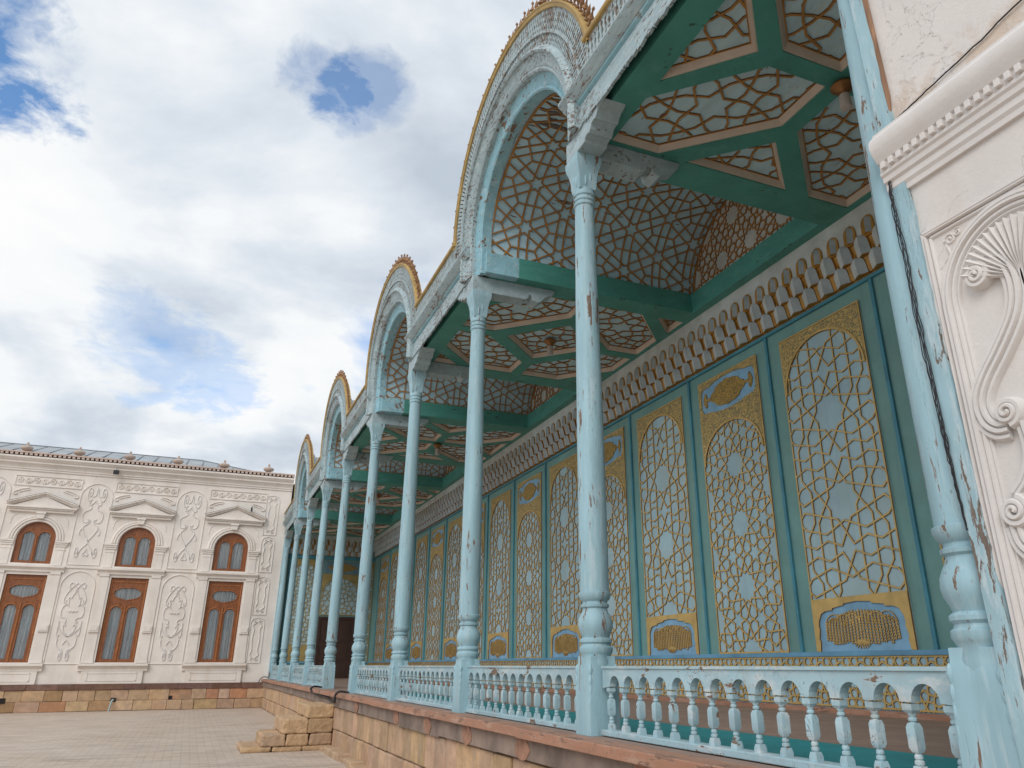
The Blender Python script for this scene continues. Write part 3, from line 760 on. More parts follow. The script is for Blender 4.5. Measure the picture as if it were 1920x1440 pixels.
def tree_panel(parent, yc):
    fr = fw_(0, -.014)
    b = MB(); b.prism([(-HW, .592), (HW, .592), (HW, 4.22), (-HW, 4.22)], fw_(0, 0), 0, .014)
    p = b.build('wall_panel', 'panel', parent); p.location = (XB, yc, 0)
    zs, ztop = 3.52, 4.10
    seg = clip(strand_stars(2.112, 1.0, -1, 2), arch_poly(HW-.01, 1.13, zs, ztop))
    b = MB(); lattice(b, seg, fr, .017, .014); border(b, HW-.008, 1.12, 4.215, fr); b.build('lattice', ['gold', 'golddark'], p)
    b = MB(); spandrel(b, HW-.02, 0, zs, ztop, 4.20, fr, .016); b.build('spandrel', ['fili', 'gold', 'golddark'], p)
    # weeping tree in a stepped frame
    half = [(.60, .592), (.585, .70), (.60, .715), (.575, .82), (.585, .84), (.575, .90), (.53, .975), (.46, 1.0), (.36, 1.005), (.355, 1.025), (.19, 1.045), (.185, 1.062), (0, 1.075)]
    outl = half+[(-u, v) for u, v in half[-2::-1]]
    b = MB(); b.prism([(-.6, .594), (.6, .594), (.6, 1.09), (-.6, 1.09)], fr, 0, .003); b.build('blue_field', 'medblue', p)
    b = MB(); poly = [(HW, .594), (HW, 1.12), (-HW, 1.12), (-HW, .594)]+[(u, max(v, .594)) for u, v in outl[::-1]]
    b.prism(poly, fr, .0, .02, 0, 1); b.build('stepped_frame', ['gold', 'golddark'], p)
    b = MB(); rr = random.Random(3)
    lv = []
    for k in range(-11, 12):
        u = k*.043; top = .985-.10*(abs(k)/11)**2+rr.uniform(-.012, .012); bot = .665+.02*rr.random()+(.03 if abs(k) > 9 else 0)
        pts = [np.array((u*.96, top)), np.array((u*1.02, (top+bot)/2)), np.array((u*1.03, bot))]
        lv += [(pts[0], pts[1]), (pts[1], pts[2])]
        z = top
        while z > bot:
            for s in (-1, 1): lv.append((np.array((u, z)), np.array((u+s*.0135, z-.019))))
            z -= .027
    for s in (-1, 1):
        for (r_, x_) in ((.10, .10), (.12, .22), (.12, .36)):
            c = [np.array((s*(x_+r_*math.cos(a)), .85+.11*math.sin(a))) for a in np.linspace(0, PI, 9)]
            lv += [(c[i], c[i+1]) for i in range(8)]
    for k in range(9):
        a = -PI*(.1+.8*k/8); lv.append((np.array((0, .70)), np.array((.12*math.cos(a), .69+.075*math.sin(a)))))
    for k in range(7): lv.append((np.array((-.10+k*.033, .70)), np.array((-.085+k*.028, .655))))
    lattice(b, lv, fr, .0085, .014, 0, 1, .003); b.build('weeping_tree_relief', ['gold', 'golddark'], p)
    return p
def star_panel(parent, yc):
    fr = fw_(0, -.014)
    b = MB(); b.prism([(-HW, .592), (HW, .592), (HW, 4.24), (-HW, 4.24)], fw_(0, 0), 0, .014)
    p = b.build('wall_panel', 'panel', parent); p.location = (XB, yc, 0)
    zs, ztop = 3.03, 3.53
    seg = clip(hankin(tiling('4612', .164, PI/2, (0, 2.145), (-HW, HW, .6, 3.6)), R(63), None, 2), arch_poly(HW-.01, .605, zs, ztop))
    b = MB(); lattice(b, seg, fr, .0165, .013); border(b, HW-.008, .602, 4.235, fr); b.build('lattice', ['gold', 'golddark'], p)
    b = MB(); spandrel(b, HW-.02, 0, zs, ztop, 3.70, fr, .016); b.build('spandrel', ['fili', 'gold', 'golddark'], p)
    q = [(.60, 3.95), (.60, 4.06), (.55, 4.13), (.40, 4.14), (.28, 4.17), (.12, 4.185), (0, 4.19)]
    up_ = q+[(-u, v) for u, v in q[-2::-1]]; hole_ = up_+[(u, 7.9-v) for u, v in up_[::-1]]
    hole_ = [h for i, h in enumerate(hole_) if i == 0 or abs(h[0]-hole_[i-1][0])+abs(h[1]-hole_[i-1][1]) > 1e-6]
    if abs(hole_[0][0]-hole_[-1][0])+abs(hole_[0][1]-hole_[-1][1]) < 1e-6: hole_.pop()
    b = MB(); holed(b, [(-HW+.012, 3.702), (HW-.012, 3.702), (HW-.012, 4.225), (-HW+.012, 4.225)], [hole_], fr, 0, .018); b.build('cartouche_frame', 'fili', p)
    b = MB(); b.prism([(-.62, 3.71), (.62, 3.71), (.62, 4.2), (-.62, 4.2)], fr, 0, .003); b.build('blue_field', 'medblue', p)
    hv = [(.40, 3.95), (.36, 4.0), (.29, 4.03), (.25, 4.08), (.16, 4.11), (.06, 4.12), (0, 4.14)]; uu = hv+[(-u, v) for u, v in hv[-2::-1]]; body = uu+[(u, 7.9-v) for u, v in uu[-2:0:-1]]
    b = MB(); b.prism(body, fr, .003, .018)
    for s in (-1, 1):
        b.prism([(s*.38, 3.93), (s*.47, 3.93), (s*.47, 3.86), (s*.50, 3.84), (s*.53, 3.89), (s*.55, 3.95), (s*.53, 4.01), (s*.50, 4.06), (s*.47, 4.04), (s*.47, 3.97), (s*.38, 3.97)], fr, .003, .017)
    b.build('medallion_relief', 'filib', p)
    return p
tp = sp_ = None
for i in range(len(STR)):
    yc = STR[i]+1.775/2-.02
    if yc > YE-.6: continue
    if i % 2 == 1:
        if tp is None: tp = tree_panel(wl, yc)
        else: q = dup(tp, wl); q.location = (XB, yc, 0)
    else:
        if sp_ is None: sp_ = star_panel(wl, yc)
        else: q = dup(sp_, wl); q.location = (XB, yc, 0)
# corbel frieze: three staggered tiers of faceted niches stepping out to the ceiling
def petal(b, fr, u, z, w_, hgt, d0, tilt, ml, mr, edge):
    n = 6; hw = w_/2; sh = hgt*.62
    left = [(-hw, 0), (-hw, sh)]+[(-hw*math.cos(PI/2*k/n), sh+(hgt-sh)*math.sin(PI/2*k/n)) for k in range(1, n+1)]
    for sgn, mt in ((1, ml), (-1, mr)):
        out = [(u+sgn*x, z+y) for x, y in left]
        cen = [(u, z+y) for x, y in left]
        for k in range(len(left)-1):
            y0, y1 = left[k][1], left[k+1][1]
            f0, f1 = d0+tilt*y0, d0+tilt*y1
            rd0 = .05*(1-(y0/hgt)**2*.6); rd1 = .05*(1-(y1/hgt)**2*.6)
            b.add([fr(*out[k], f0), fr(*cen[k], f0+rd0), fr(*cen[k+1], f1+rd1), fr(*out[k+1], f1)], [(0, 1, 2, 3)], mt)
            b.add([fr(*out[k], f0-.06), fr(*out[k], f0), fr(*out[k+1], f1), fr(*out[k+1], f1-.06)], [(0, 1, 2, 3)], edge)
        b.add([fr(*out[0], d0-.06), fr(*out[0], d0), fr(u, z, d0+.05), fr(u, z, d0-.06)], [(0, 1, 2, 3)], edge)
def frieze(fr, u0, u1):
    b = MB(); sp = .262; n = int((u1-u0)/sp)
    b.add([fr(u0, 4.426, .02), fr(u1, 4.426, .02), fr(u1, 4.84, .14), fr(u0, 4.84, .14)], [(0, 1, 2, 3)], 2)
    b.add([fr(u0, 4.84, .135), fr(u1, 4.84, .135), fr(u1, 5.21, .15), fr(u0, 5.21, .15)], [(0, 1, 2, 3)], 1)
    for k in range(n+1):
        u = u0+sp*(k+.5)
        if u > u1-.1: break
        for (uu, z_, w_, h_, d_) in ((u+sp/2, 4.62, .235, .245, .085), (u, 4.80, .17, .24, .138)):   # gilt field behind each niche
            q = [(-w_/2, 0), (w_/2, 0), (w_/2, h_*.6)]+[(w_/2*math.cos(PI*k_/8), h_*.6+h_*.4*math.sin(PI*k_/8)) for k_ in range(1, 8)]+[(-w_/2, h_*.6)]
            b.prism([(uu+x_, z_+y_) for x_, y_ in q], fr, d_, d_+.02, 2)
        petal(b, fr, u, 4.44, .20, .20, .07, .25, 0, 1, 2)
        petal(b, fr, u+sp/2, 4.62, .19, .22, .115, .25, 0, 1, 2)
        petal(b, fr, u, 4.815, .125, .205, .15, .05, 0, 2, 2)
        # gilt stems between the lower niches
        b.add([fr(u+sp/2-.02, 4.44, .065), fr(u+sp/2+.02, 4.44, .065), fr(u+sp/2+.05, 4.63, .10), fr(u+sp/2-.05, 4.63, .10)], [(0, 1, 2, 3)], 2)
    return b
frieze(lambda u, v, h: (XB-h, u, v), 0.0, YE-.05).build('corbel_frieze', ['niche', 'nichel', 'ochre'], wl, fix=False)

# ------------------------------------------------------------------ end wall of the gallery
ew = thing('gallery_end_wall', 'short end wall of the gallery with dark double door and coarse gold lattice', 'wall')
b = MB(); b.box(0.0, XB-.002, YE, YE+.3, 0, 5.6); b.build('wall_face', 'wallgreen', ew)
fe = lambda u, v, h: (u, YE-h, v)
def end_panel(u0, u1, v0, vs, top, vt, a, med):
    c = (u0+u1)/2; hw = (u1-u0)/2; f = lambda u, v, h: fe(c+u, v, h+.012)
    b = MB(); b.prism([(-hw, v0), (hw, v0), (hw, vt), (-hw, vt)], lambda u, v, h: fe(c+u, v, h), 0, .012); p = b.build('wall_panel', 'panel', ew)
    seg = clip(hankin(tiling('3464', a, PI/2, (0, 2.4), (-hw, hw, v0, top)), R(58)), arch_poly(hw-.01, v0+.01, vs, top))
    b = MB(); lattice(b, seg, f, .022, .014); border(b, hw-.01, v0, vt, f, .025); b.build('lattice', ['dullgold', 'golddark'], p)
    b = MB(); spandrel(b, hw-.02, 0, vs, top, vt-.02, f, .016); b.build('spandrel', ['dullgold', 'dullgold', 'golddark'], p)
    if med:
        b = MB(); b.prism([(-hw+.05, .62), (hw-.05, .62), (hw-.05, 1.13), (-hw+.05, 1.13)], f, 0, .02); b.build('gold_base_panel', 'gold', p)
end_panel(.30, 1.30, 1.16, 3.7, 4.12, 4.25, .19, False)
b = MB(); b.box(.30, 1.30, YE-.02, YE, .60, 1.15); b.build('gold_base_panel', 'dullgold', ew)
end_panel(1.46, 2.90, 2.25, 3.1, 3.62, 3.75, .2, False)
b = MB(); b.box(1.5, 2.86, YE-.015, YE, 3.80, 4.22); b.build('blue_field', 'endblue', ew)
b = MB(); b.prism([(1.6, 4.0), (1.9, 3.88), (2.2, 3.84), (2.5, 3.88), (2.78, 4.0), (2.5, 4.13), (2.2, 4.17), (1.9, 4.13)], fe, .015, .03); b.build('medallion_relief', 'filib', ew)
end_panel(3.0, 3.42, .6, 3.9, 4.12, 4.25, .15, False)
for x in (.2, 1.38, 2.95):
    b = MB(); b.box(x-.025, x+.025, YE-.03, YE, .05, 4.385); b.build('batten', 'trim', ew)
b = MB(); b.box(.0, XB-.05, YE-.04, YE, 4.30, 4.43); b.build('blue_cornice_strip', 'trim', ew)
b = MB(); b.box(.3, 1.4, YE-.035, YE, .53, .59); b.box(2.92, 3.4, YE-.035, YE, .53, .59); b.build('blue_dado_rail', 'railblue', ew)
frieze(lambda u, v, h: (u, YE-h, v), .05, XB-.2).build('corbel_frieze', ['niche', 'nichel', 'ochre'], ew, fix=False)
b = MB()
b.box(1.46, 1.56, YE-.07, YE, 0, 2.18); b.box(2.78, 2.88, YE-.07, YE, 0, 2.18); b.box(1.56, 2.78, YE-.07, YE, 2.09, 2.18)
d = b.build('door_frame', 'door', ew, bevel=.006)
for x0, x1 in ((1.56, 2.165), (2.175, 2.78)):
    b = MB(); b.box(x0, x1, YE-.04, YE, 0.01, 2.09); lf = b.build('door_leaf', 'door', d)
    b = MB()
    for z0, z1 in ((.12, .55), (.63, 1.2), (1.28, 1.98)):
        b.box(x0+.1, x1-.1, YE-.05, YE-.04, z0, z1); b.box(x0+.15, x1-.15, YE-.058, YE-.05, z0+.05, z1-.05)
    b.build('raised_panel', 'door', d, bevel=.006)

# ------------------------------------------------------------------ flat ceilings
def quad_sym(p): return [[(sx*u, sy*v) for u, v in p][::(1 if sx*sy > 0 else -1)] for sx in (1, -1) for sy in (1, -1)]
X_KIND = quad_sym([(1.50, 1.50), (.95, 1.50), (.09, .68), (.09, .09), (.72, .09), (1.50, .86)])+[[(-.64, 1.5), (0, .88), (.64, 1.5)], [(-.64, -1.5), (.64, -1.5), (0, -.88)], [(-1.5, -.64), (-.90, 0), (-1.5, .64)], [(1.5, -.64), (1.5, .64), (.90, 0)]]
D_KIND = quad_sym([(1.52, .09), (.98, .09), (.09, .95), (.09, 1.50), (.80, 1.50), (1.52, .72)])+[[(-.74, 0), (0, -.74), (.74, 0), (0, .74)]]+quad_sym([(1.52, 1.02), (1.52, 1.50), (1.05, 1.50)])
def shrink(poly, d):
    P = [np.array(p, float) for p in poly]
    A = sum(P[i][0]*P[(i+1) % len(P)][1]-P[(i+1) % len(P)][0]*P[i][1] for i in range(len(P)))
    if A < 0: P = P[::-1]
    n = len(P); out = []
    for i in range(n):
        e0 = P[i]-P[i-1]; e1 = P[(i+1) % n]-P[i]
        e0 /= np.linalg.norm(e0); e1 /= np.linalg.norm(e1)
        n0 = np.array((-e0[1], e0[0])); n1 = np.array((-e1[1], e1[0])); bs = n0+n1; bs /= max(.2, bs@n0)
        out.append(P[i]+bs*d)
    return out
def flat_ceiling(kind, yc, label):
    r = thing('coffered_ceiling', label, 'ceiling', (1.72, yc, 0), 'flat coffered ceiling bays')
    fr = lambda u, v, h: (u, v, 5.29-h)
    hv = 1.72
    b = MB(); holed(b, [(-1.73, -hv), (1.73, -hv), (1.73, hv), (-1.73, hv)], kind, fr, 0, .09); b.build('green_strapwork', 'green', r)
    for P in kind:
        S = shrink(P, .012); S2 = shrink(P, .046); n = len(S)
        q = shrink(P, -.006)
        b = MB(); b.prism([tuple(x) for x in q], fr, -.03, 0); o = b.build('coffer', 'ceil', r)
        c = np.mean([np.array(p) for p in P], axis=0)
        if n == 3: org = c+np.array((.22, .1))
        else: org = c
        rot = math.atan2(c[1], c[0]) if np.hypot(*c) > .2 else 0
        seg = clip(hankin(tiling('3464', .265, rot, org, (min(p[0] for p in P), max(p[0] for p in P), min(p[1] for p in P), max(p[1] for p in P))), R(56)), [tuple(x) for x in S2])
        seg += [(S2[i], S2[(i+1) % n]) for i in range(n)]
        b = MB(); lattice(b, seg, fr, .021, .013); b.build('lattice', ['brown', 'brownside'], o)
        b = MB()
        for i in range(n):
            j = (i+1) % n
            b.add([fr(*S[i], .075), fr(*S[j], .075), fr(*S2[j], .012), fr(*S2[i], .012)], [(0, 1, 2, 3)])
            b.add([fr(*q[i], .075), fr(*q[j], .075), fr(*S[j], .075), fr(*S[i], .075)], [(0, 1, 2, 3)])
        b.build('cream_moulding', 'cream', o)
    return r
fl = ['nearest flat coffered ceiling with green crossing straps, beside the white pier', 'flat coffered ceiling with a lozenge centre between the two nearest arches', 'flat coffered ceiling over the steps gap, green crossing straps', 'flat coffered ceiling with lozenge centre before the farthest arch', 'farthest flat coffered ceiling against the far wing']
for i, k in enumerate((0, 2, 4, 6, 8)):
    flat_ceiling(X_KIND if i % 2 == 0 else D_KIND, (CY[k]+CY[k+1])/2, fl[i])
# pendant lamps
def lamp_proto():
    r = thing('ceiling_lamp', '', 'lamp', (0, 0, 0), 'small lamps hanging from the flat ceilings')
    b = MB(); b.lathe([(.02, 0), (.06, -.01), (.10, -.03), (.105, -.05), (.07, -.08), (.05, -.10), (.045, -.13)], n=20); b.build('brass_rose', 'brass', r, smooth=40)
    b = MB(); b.lathe([(.04, -.12), (.045, -.15), (.052, -.24), (.05, -.27), (.035, -.275)], n=16); b.build('glass_shade', 'lampglass', r, smooth=40)
    return r
lp = lamp_proto()
for i, k in enumerate((0, 2, 4, 6, 8)):
    o = lp if i == 0 else dup(lp)
    o.location = (1.72, (CY[k]+CY[k+1])/2, 5.2 if i % 2 == 0 else 5.277)
    o['label'] = ['brown ceiling lamp half hidden behind the near pier column', 'brass lamp with pale shade hanging between the two nearest arches', 'small brass lamp under the ceiling over the steps gap', 'tiny brass lamp under the ceiling beyond the third arch', 'tiny brass lamp under the farthest ceiling bay'][i]

# ------------------------------------------------------------------ arched bays
VA, VZ, VB = 1.36, 5.50, 1.16               # half width, springing and rise of the vault
HB = 1.58                                    # half distance between the columns of an arched bay
fin_mesh = {}
def arch_bay(yc, i):
    nm = ['largest, nearest', 'second', 'third', 'smallest, farthest'][i]
    # --- vault inside
    v = thing('vaulted_ceiling', f'pale blue barrel vault with brown star lattice inside the {nm} arch', 'ceiling', (0, yc, 0), 'barrel vaulted ceiling bays')
    n = 28; arc = [(VA*math.cos(PI*k/n), VZ+VB*math.sin(PI*k/n)) for k in range(n+1)]
    S = [0]
    for k in range(n): S.append(S[-1]+math.hypot(arc[k+1][0]-arc[k][0], arc[k+1][1]-arc[k][1]))
    LT = S[-1]; Sa = np.array(S); Ya = np.array([a[0] for a in arc]); Za = np.array([a[1] for a in arc])
    def fv(u, s, h):
        y = np.interp(s, Sa, Ya); z = np.interp(s, Sa, Za); ny, nz = y/VA**2, (z-VZ)/VB**2; l = math.hypot(ny, nz)+1e-9
        return (u, y-ny/l*h, z-nz/l*h)
    X0, X1 = -.04, 3.27
    b = MB()
    for k in range(n):
        b.add([(X0, *arc[k]), (X1, *arc[k]), (X1, *arc[k+1]), (X0, *arc[k+1])], [(0, 1, 2, 3)])
    vb = b.build('vault_boarding', 'vault', v, smooth=40)
    seg = clip(hexstar(.60, PI/2, (2.08, LT/2), (X0, X1, 0, LT), .0625), [(.05, .02), (X1-.01, .02), (X1-.01, LT-.02), (.05, LT-.02)])
    q = [np.array(p) for p in ((.055, .02), (X1-.015, .02), (X1-.015, LT-.02), (.055, LT-.02))]
    seg += [(q[j], q[(j+1) % 4]) for j in range(4)]
    b = MB(); lattice(b, seg, fv, .020, .014, 0, 1, 0, .13); b.build('lattice', ['brown', 'brownside'], vb)
    if i == 0:
        rr = random.Random(8)
        for q in range(9):
            s0 = LT*.5+rr.uniform(-.05, .75); x0 = rr.uniform(.06, .25); l_ = rr.uniform(.15, .55); h_ = rr.uniform(.015, .05)
            n_ = 9; top = [(x0+l_*k/n_, s0+h_*math.sin(PI*k/n_)+rr.uniform(-.008, .008)) for k in range(n_+1)]; bot = [(x0+l_*k/n_, s0-.3*h_*math.sin(PI*k/n_)+rr.uniform(-.006, .006)-.004) for k in range(n_, -1, -1)]
            b = MB(); b.prism(top+bot, fv, .002, .006+.0012*q); b.build('rotten_board', 'oldwood', v)
    # lunette
    fl_ = lambda u, w_, h: (3.27-h, u, w_)
    b = MB(); b.prism([(a, z) for a, z in arc], fl_, -.05, 0); lu = b.build('lunette', 'lunette', v)
    hp = [(a*.985, VZ+.012+(z-VZ)*.985) for a, z in arc]
    seg = clip(hankin(tiling('4612', .135, 0, (0, 5.75), (-VA, VA, VZ, VZ+VB)), R(63), None, 2), hp)
    seg += [(np.array(hp[k]), np.array(hp[(k+1) % len(hp)])) for k in range(len(hp))]
    b = MB(); lattice(b, seg, fl_, .018, .012); b.build('lattice', ['brown', 'brownside'], lu)
    # beams
    for s in (-1, 1):
        b = MB(); b.box(.46, 3.28, s*HB-s*.145-.145+0, s*HB-s*.145+.145, 5.2005, 5.50); b.build('green_beam', 'green', v, bevel=.006)
        b = MB(); b.box(.0, .46, s*HB-s*.145-.145, s*HB-s*.145+.145, 5.2005, 5.50); b.build('blue_beam_end', 'cyan', v, bevel=.006)
    b = MB(); b.box(3.16, XB-.01, -HB, HB, 5.2007, 5.5003); b.build('green_back_beam', 'green', v, bevel=.006)
    b = MB()                                                      # tin roof over the vault
    m = 20
    for k in range(m):
        a0, a1 = PI*k/m, PI*(k+1)/m; P = [(1.62*math.cos(a), 5.55+1.42*math.sin(a)) for a in (a0, a1)]
        b.add([(-.03, *P[0]), (4.1, *P[0]), (4.1, *P[1]), (-.03, *P[1])], [(0, 1, 2, 3)])
    b.add([(-.03, 1.62*math.cos(PI*k/m), 5.55+1.42*math.sin(PI*k/m)) for k in range(m+1)]+[(-.03, VA*math.cos(PI*k/m), VZ+VB*math.sin(PI*k/m)) for k in range(m+1)], [(k, k+1, m+2+k, m+1+k) for k in range(m)])
    b.build('tin_roof', 'tin', v)
    # --- carved arch on the front
    a = thing('carved_arch', f'carved pale blue wooden arch with gilded crest and spikes, the {nm} of the four', 'arch', (0, yc, 0), 'carved arches along the gallery front')
    def P(th, k):
        """k=0 inner edge, 1 outer edge; leans a little towards the courtyard"""
        aa = 1.335+(2.15-1.335)*k; bb = 1.115+(1.93-1.115)*k; zs = 5.525+.065*k
        y_, z_ = aa*math.cos(th), zs+bb*math.sin(th)
        return np.array((-.065*(z_-5.3), y_, z_))
    def band(prof, th0, th1, n=48, legs=0.0):
        """prof: (k, x) pairs"""
        fr = []
        ths = list(np.linspace(th0, th1, n))
        rows = []
        for th in ths: rows.append([P(th, k)+np.array((x, 0, 0)) for k, x in prof])
        if legs:
            lo = lambda r: [np.array((q[0], q[1], 5.2)) for q in r]
            rows = [lo(rows[0])]+rows+[lo(rows[-1])]
        vs = [q for r in rows for q in r]; m_ = len(prof); fs = []
        for i_ in range(len(rows)-1):
            for k in range(m_-1): fs.append((i_*m_+k, i_*m_+k+1, i_*m_+m_+k+1, i_*m_+m_+k))
        if legs: fs += [tuple(range(m_)), tuple((len(rows)-1)*m_+k for k in range(m_))]
        return MB().add(vs, fs)
    band([(0, .09), (.0, -.03), (.02, -.045), (.05, -.045), (.06, -.03), (.13, -.05), (.20, -.065), (.205, -.09)], 0, PI, legs=1).build('inner_reveal', 'cyan', a, smooth=35)
    band([(.20, -.06), (.205, -.12), (.225, -.135), (.25, -.13), (.27, -.145), (.34, -.15), (.40, -.175), (.405, -.20), (.43, -.215), (.455, -.205), (.50, -.17), (.50, .10), (.0, .10), (.0, .09)], 0, PI, legs=1).build('archivolt', 'blue_old', a, smooth=35)
    # fret of pierced slats between archivolt and crest
    b = MB(); e0, e1 = .03, PI-.03; ns = 104
    for layer, (x_, off) in enumerate(((-.15, 0), (-.09, .5))):
        lm_ = layer
        for k in range(ns):
            th = e0+(e1-e0)*(k+.5+off*.5)/ns; dt = (e1-e0)/ns
            wv = [(.50, .42), (.53, .40), (.555, .2), (.585, .42), (.62, .22), (.66, .46), (.70, .22), (.74, .44), (.78, .2), (.82, .42), (.86, .26), (.90, .45), (.94, .45)]
            L_ = [P(th-dt*w_, q)+np.array((x_, 0, 0)) for q, w_ in wv]; R_ = [P(th+dt*w_, q)+np.array((x_, 0, 0)) for q, w_ in wv]
            if L_[-1][2] < 5.66: continue
            m_ = len(wv); d_ = np.array((.018, 0, 0))
            b.add(L_+R_, [(q, q+1, m_+q+1, m_+q) for q in range(m_-1)], lm_)
            b.add(L_+[x+d_ for x in L_], [(q, q+1, m_+q+1, m_+q) for q in range(m_-1)]); b.add(R_+[x+d_ for x in R_], [(q, q+1, m_+q+1, m_+q) for q in range(m_-1)])
    b.build('pierced_fret', ['fret', 'oldwood'], a, fix=False)
    mb_ = band([(.64, -.145), (.64, -.165), (.68, -.165), (.68, -.145)], .02, PI-.02); mb_.build('fret_rib', 'fret', a)
    th_c = math.asin((5.90-5.59)/1.93)
    band([(.935, -.10), (.935, -.168), (.945, -.172), (.975, -.175), (.985, -.185), (1.0, -.185), (1.008, -.17), (1.008, -.05), (.935, -.05)], th_c, PI-th_c, 60).build('gilded_crest', 'goldrail', a, smooth=35)
    # spikes: turned, two kinds in turn
    nf = 50
    for k in range(nf):
        th = th_c+.07+(PI-2*th_c-.14)*k/(nf-1)
        kind = k % 2
        if kind not in fin_mesh:
            b = MB()
            if kind == 0: b.lathe([(.018, 0), (.02, .012), (.010, .022), (.009, .04), (.030, .062), (.012, .088), (.006, .115), (.013, .127), (.014, .135), (.006, .148), (.001, .155)], n=8)
            else: b.lathe([(.018, 0), (.02, .01), (.008, .02), (.012, .035), (.022, .055), (.014, .09), (.005, .115), (.001, .13)], n=8)
            o = b.build('spike', 'finial', a, smooth=40); fin_mesh[kind] = o.data
        else:
            o = bpy.data.objects.new('spike', fin_mesh[kind]); col.objects.link(o); o.parent = a
        p = P(th, 1.008); o.location = (p[0]-.12, p[1], p[2])
        nv = Vector((-.065, math.cos(th)/2.15, math.sin(th)/1.93)).normalized(); o.scale = (1.25, 1.25, 1.2)
        o.rotation_euler = (nv+Vector((0, 0, .12))).normalized().to_track_quat('Z', 'Y').to_euler()
for i, k in enumerate((1, 3, 5, 7)): arch_bay((CY[k]+CY[k+1])/2, i)

# ------------------------------------------------------------------ eaves of the flat bays
def eaves(yc, half, i):
    nm = ['nearest stretch of eaves, beside the white pier', 'eaves between the largest and second arch', 'eaves between the second and third arch', 'eaves between the third and farthest arch', 'farthest stretch of eaves running into the white wing'][i]
    e = thing('carved_eaves', 'pierced pale blue '+nm, 'eaves', (0, yc, 0), 'pierced eaves of the flat bays')
    y0, y1 = -half, half; q0 = y0 if i == 0 else y0+.52; q1 = y1 if i == 4 else y1-.52
    b = MB(); b.box(-.03, .24, y0+.0, y1, 5.2006, 5.64); b.build('wall_plate', 'green', e)
    # ragged valance board
    rr = random.Random(i+20); poly = [(y0, 5.43), (y0, 5.2)]
    u = y0
    while u < y1-.03:
        w_ = rr.uniform(.03, .085); u2_ = min(u+w_, y1)
        poly += [(u+.005, 5.20-rr.uniform(0, .03)), (u2_-.004, 5.195-rr.uniform(.0, .035)), (u2_-.001, 5.205+rr.uniform(0, .015))]; u = u2_
    poly += [(y1, 5.43)]
    b = MB(); b.prism(poly, lambda u, v, h: (-.105-h-.10*(5.43-v)*.4, u, v), 0, .028); b.build('valance_board', 'blue_old', e)
    fr = [((0, y, 0), (1, 0, 0), (0, 0, 1)) for y in (y0, y1)]
    b = MB(); b.sweep([(-.10, 5.38), (-.118, 5.40), (-.118, 5.455), (-.15, 5.47), (-.16, 5.485), (-.10, 5.50)], fr, closed=True); b.build('cyan_moulding', 'cyan', e)
    b = MB(); b.sweep([(-.10, 5.487), (-.165, 5.488), (-.185, 5.50), (-.235, 5.55), (-.255, 5.575), (-.255, 5.60), (-.235, 5.615), (-.235, 5.63), (-.215, 5.645), (-.215, 5.665), (-.10, 5.665)], fr, closed=True); b.build('cavetto_moulding', 'blue_worn', e, bevel=.004)
    # pierced parapet
    b = MB(); n = int((q1-q0)/.068); sp = (q1-q0)/n
    wv = [(5.665, .5), (5.685, .5), (5.70, .28), (5.735, .42), (5.76, .22), (5.79, .20), (5.83, .42), (5.865, .24), (5.895, .46), (5.915, .5), (5.935, .5)]
    for k in range(n):
        c = q0+sp*(k+.5); m_ = len(wv)
        Lp = [(c-sp*w_*.98, z) for z, w_ in wv]; Rp = [(c+sp*w_*.98, z) for z, w_ in wv]
        b.add([(-.205, *q) for q in Lp]+[(-.205, *q) for q in Rp], [(q, q+1, m_+q+1, m_+q) for q in range(m_-1)])
        for S_ in (Lp, Rp): b.add([(-.205, *q) for q in S_]+[(-.185, *q) for q in S_], [(q, q+1, m_+q+1, m_+q) for q in range(m_-1)])
    b.build('pierced_parapet', 'fret', e, fix=False)
    b = MB(); b.box(-.14, -.10, q0, q1, 5.67, 5.93); b.build('backing_board', 'oldwood', e)
    fr = [((0, y, 0), (1, 0, 0), (0, 0, 1)) for y in (q0, q1)]
    b = MB(); b.sweep([(-.235, 5.935), (-.245, 5.95), (-.245, 5.97), (-.22, 5.985), (-.19, 6.0), (-.15, 6.0), (-.12, 5.985), (-.12, 5.935)], fr, closed=True); b.build('gilded_rail', 'goldrail', e)
    b = MB(); b.box(-.08, 4.1, y0+.02, y1-.02, 5.645, 5.70); b.build('roof_deck', 'tin', e)
for i, k in enumerate((0, 2, 4, 6, 8)):
    y0, y1 = CY[k]-(.0 if k else .08), CY[k+1]
    ext = .02
    a0 = y0-(ext if k else 0); a1 = y1+(ext if k < 8 else .2)
    eaves((a0+a1)/2, (a1-a0)/2, i)

# ------------------------------------------------------------------ far white wing
fac = thing('white_palace_wing', 'long two storey white stucco wing with brown windows across the courtyard', 'building')
FY = YE; BX = [-1.96, -5.13, -8.25, -11.4, -14.55]
ff = lambda u, v, h: (u, FY-h, v)
holes = []
def arcw(c, hw, z0, zs, n=14): return [(c-hw, z0), (c+hw, z0)]+[(c+hw*math.cos(PI*k/n), zs+hw*math.sin(PI*k/n)) for k in range(n+1)]
for c in BX: holes += [arcw(c, .585, 3.71, 4.53), [(c-.595, .565), (c+.595, .565), (c+.595, 3.34), (c-.595, 3.34)]]
b = MB(); holed(b, [(-17, -.1), (-.04, -.1), (-.04, 7.2), (-17, 7.2)], holes, ff, -.25, 0); b.build('front_wall', 'stucco', fac)
b = MB(); b.box(-17, -.04, FY+.9, FY+9, T0, 7.2); b.box(-17, 4, FY+.32, FY+9, T0, 7.2); b.build('inner_mass', 'dark', fac)
b = MB()
block_wall(b, lambda u, v, h: (u, FY-.0-h, v), -17, -.22, [(T0+.005, -.62), (-.62, -.28)], .35, .75, .05, .008, .3); b.build('stone_plinth', 'tan', fac, bevel=.012)
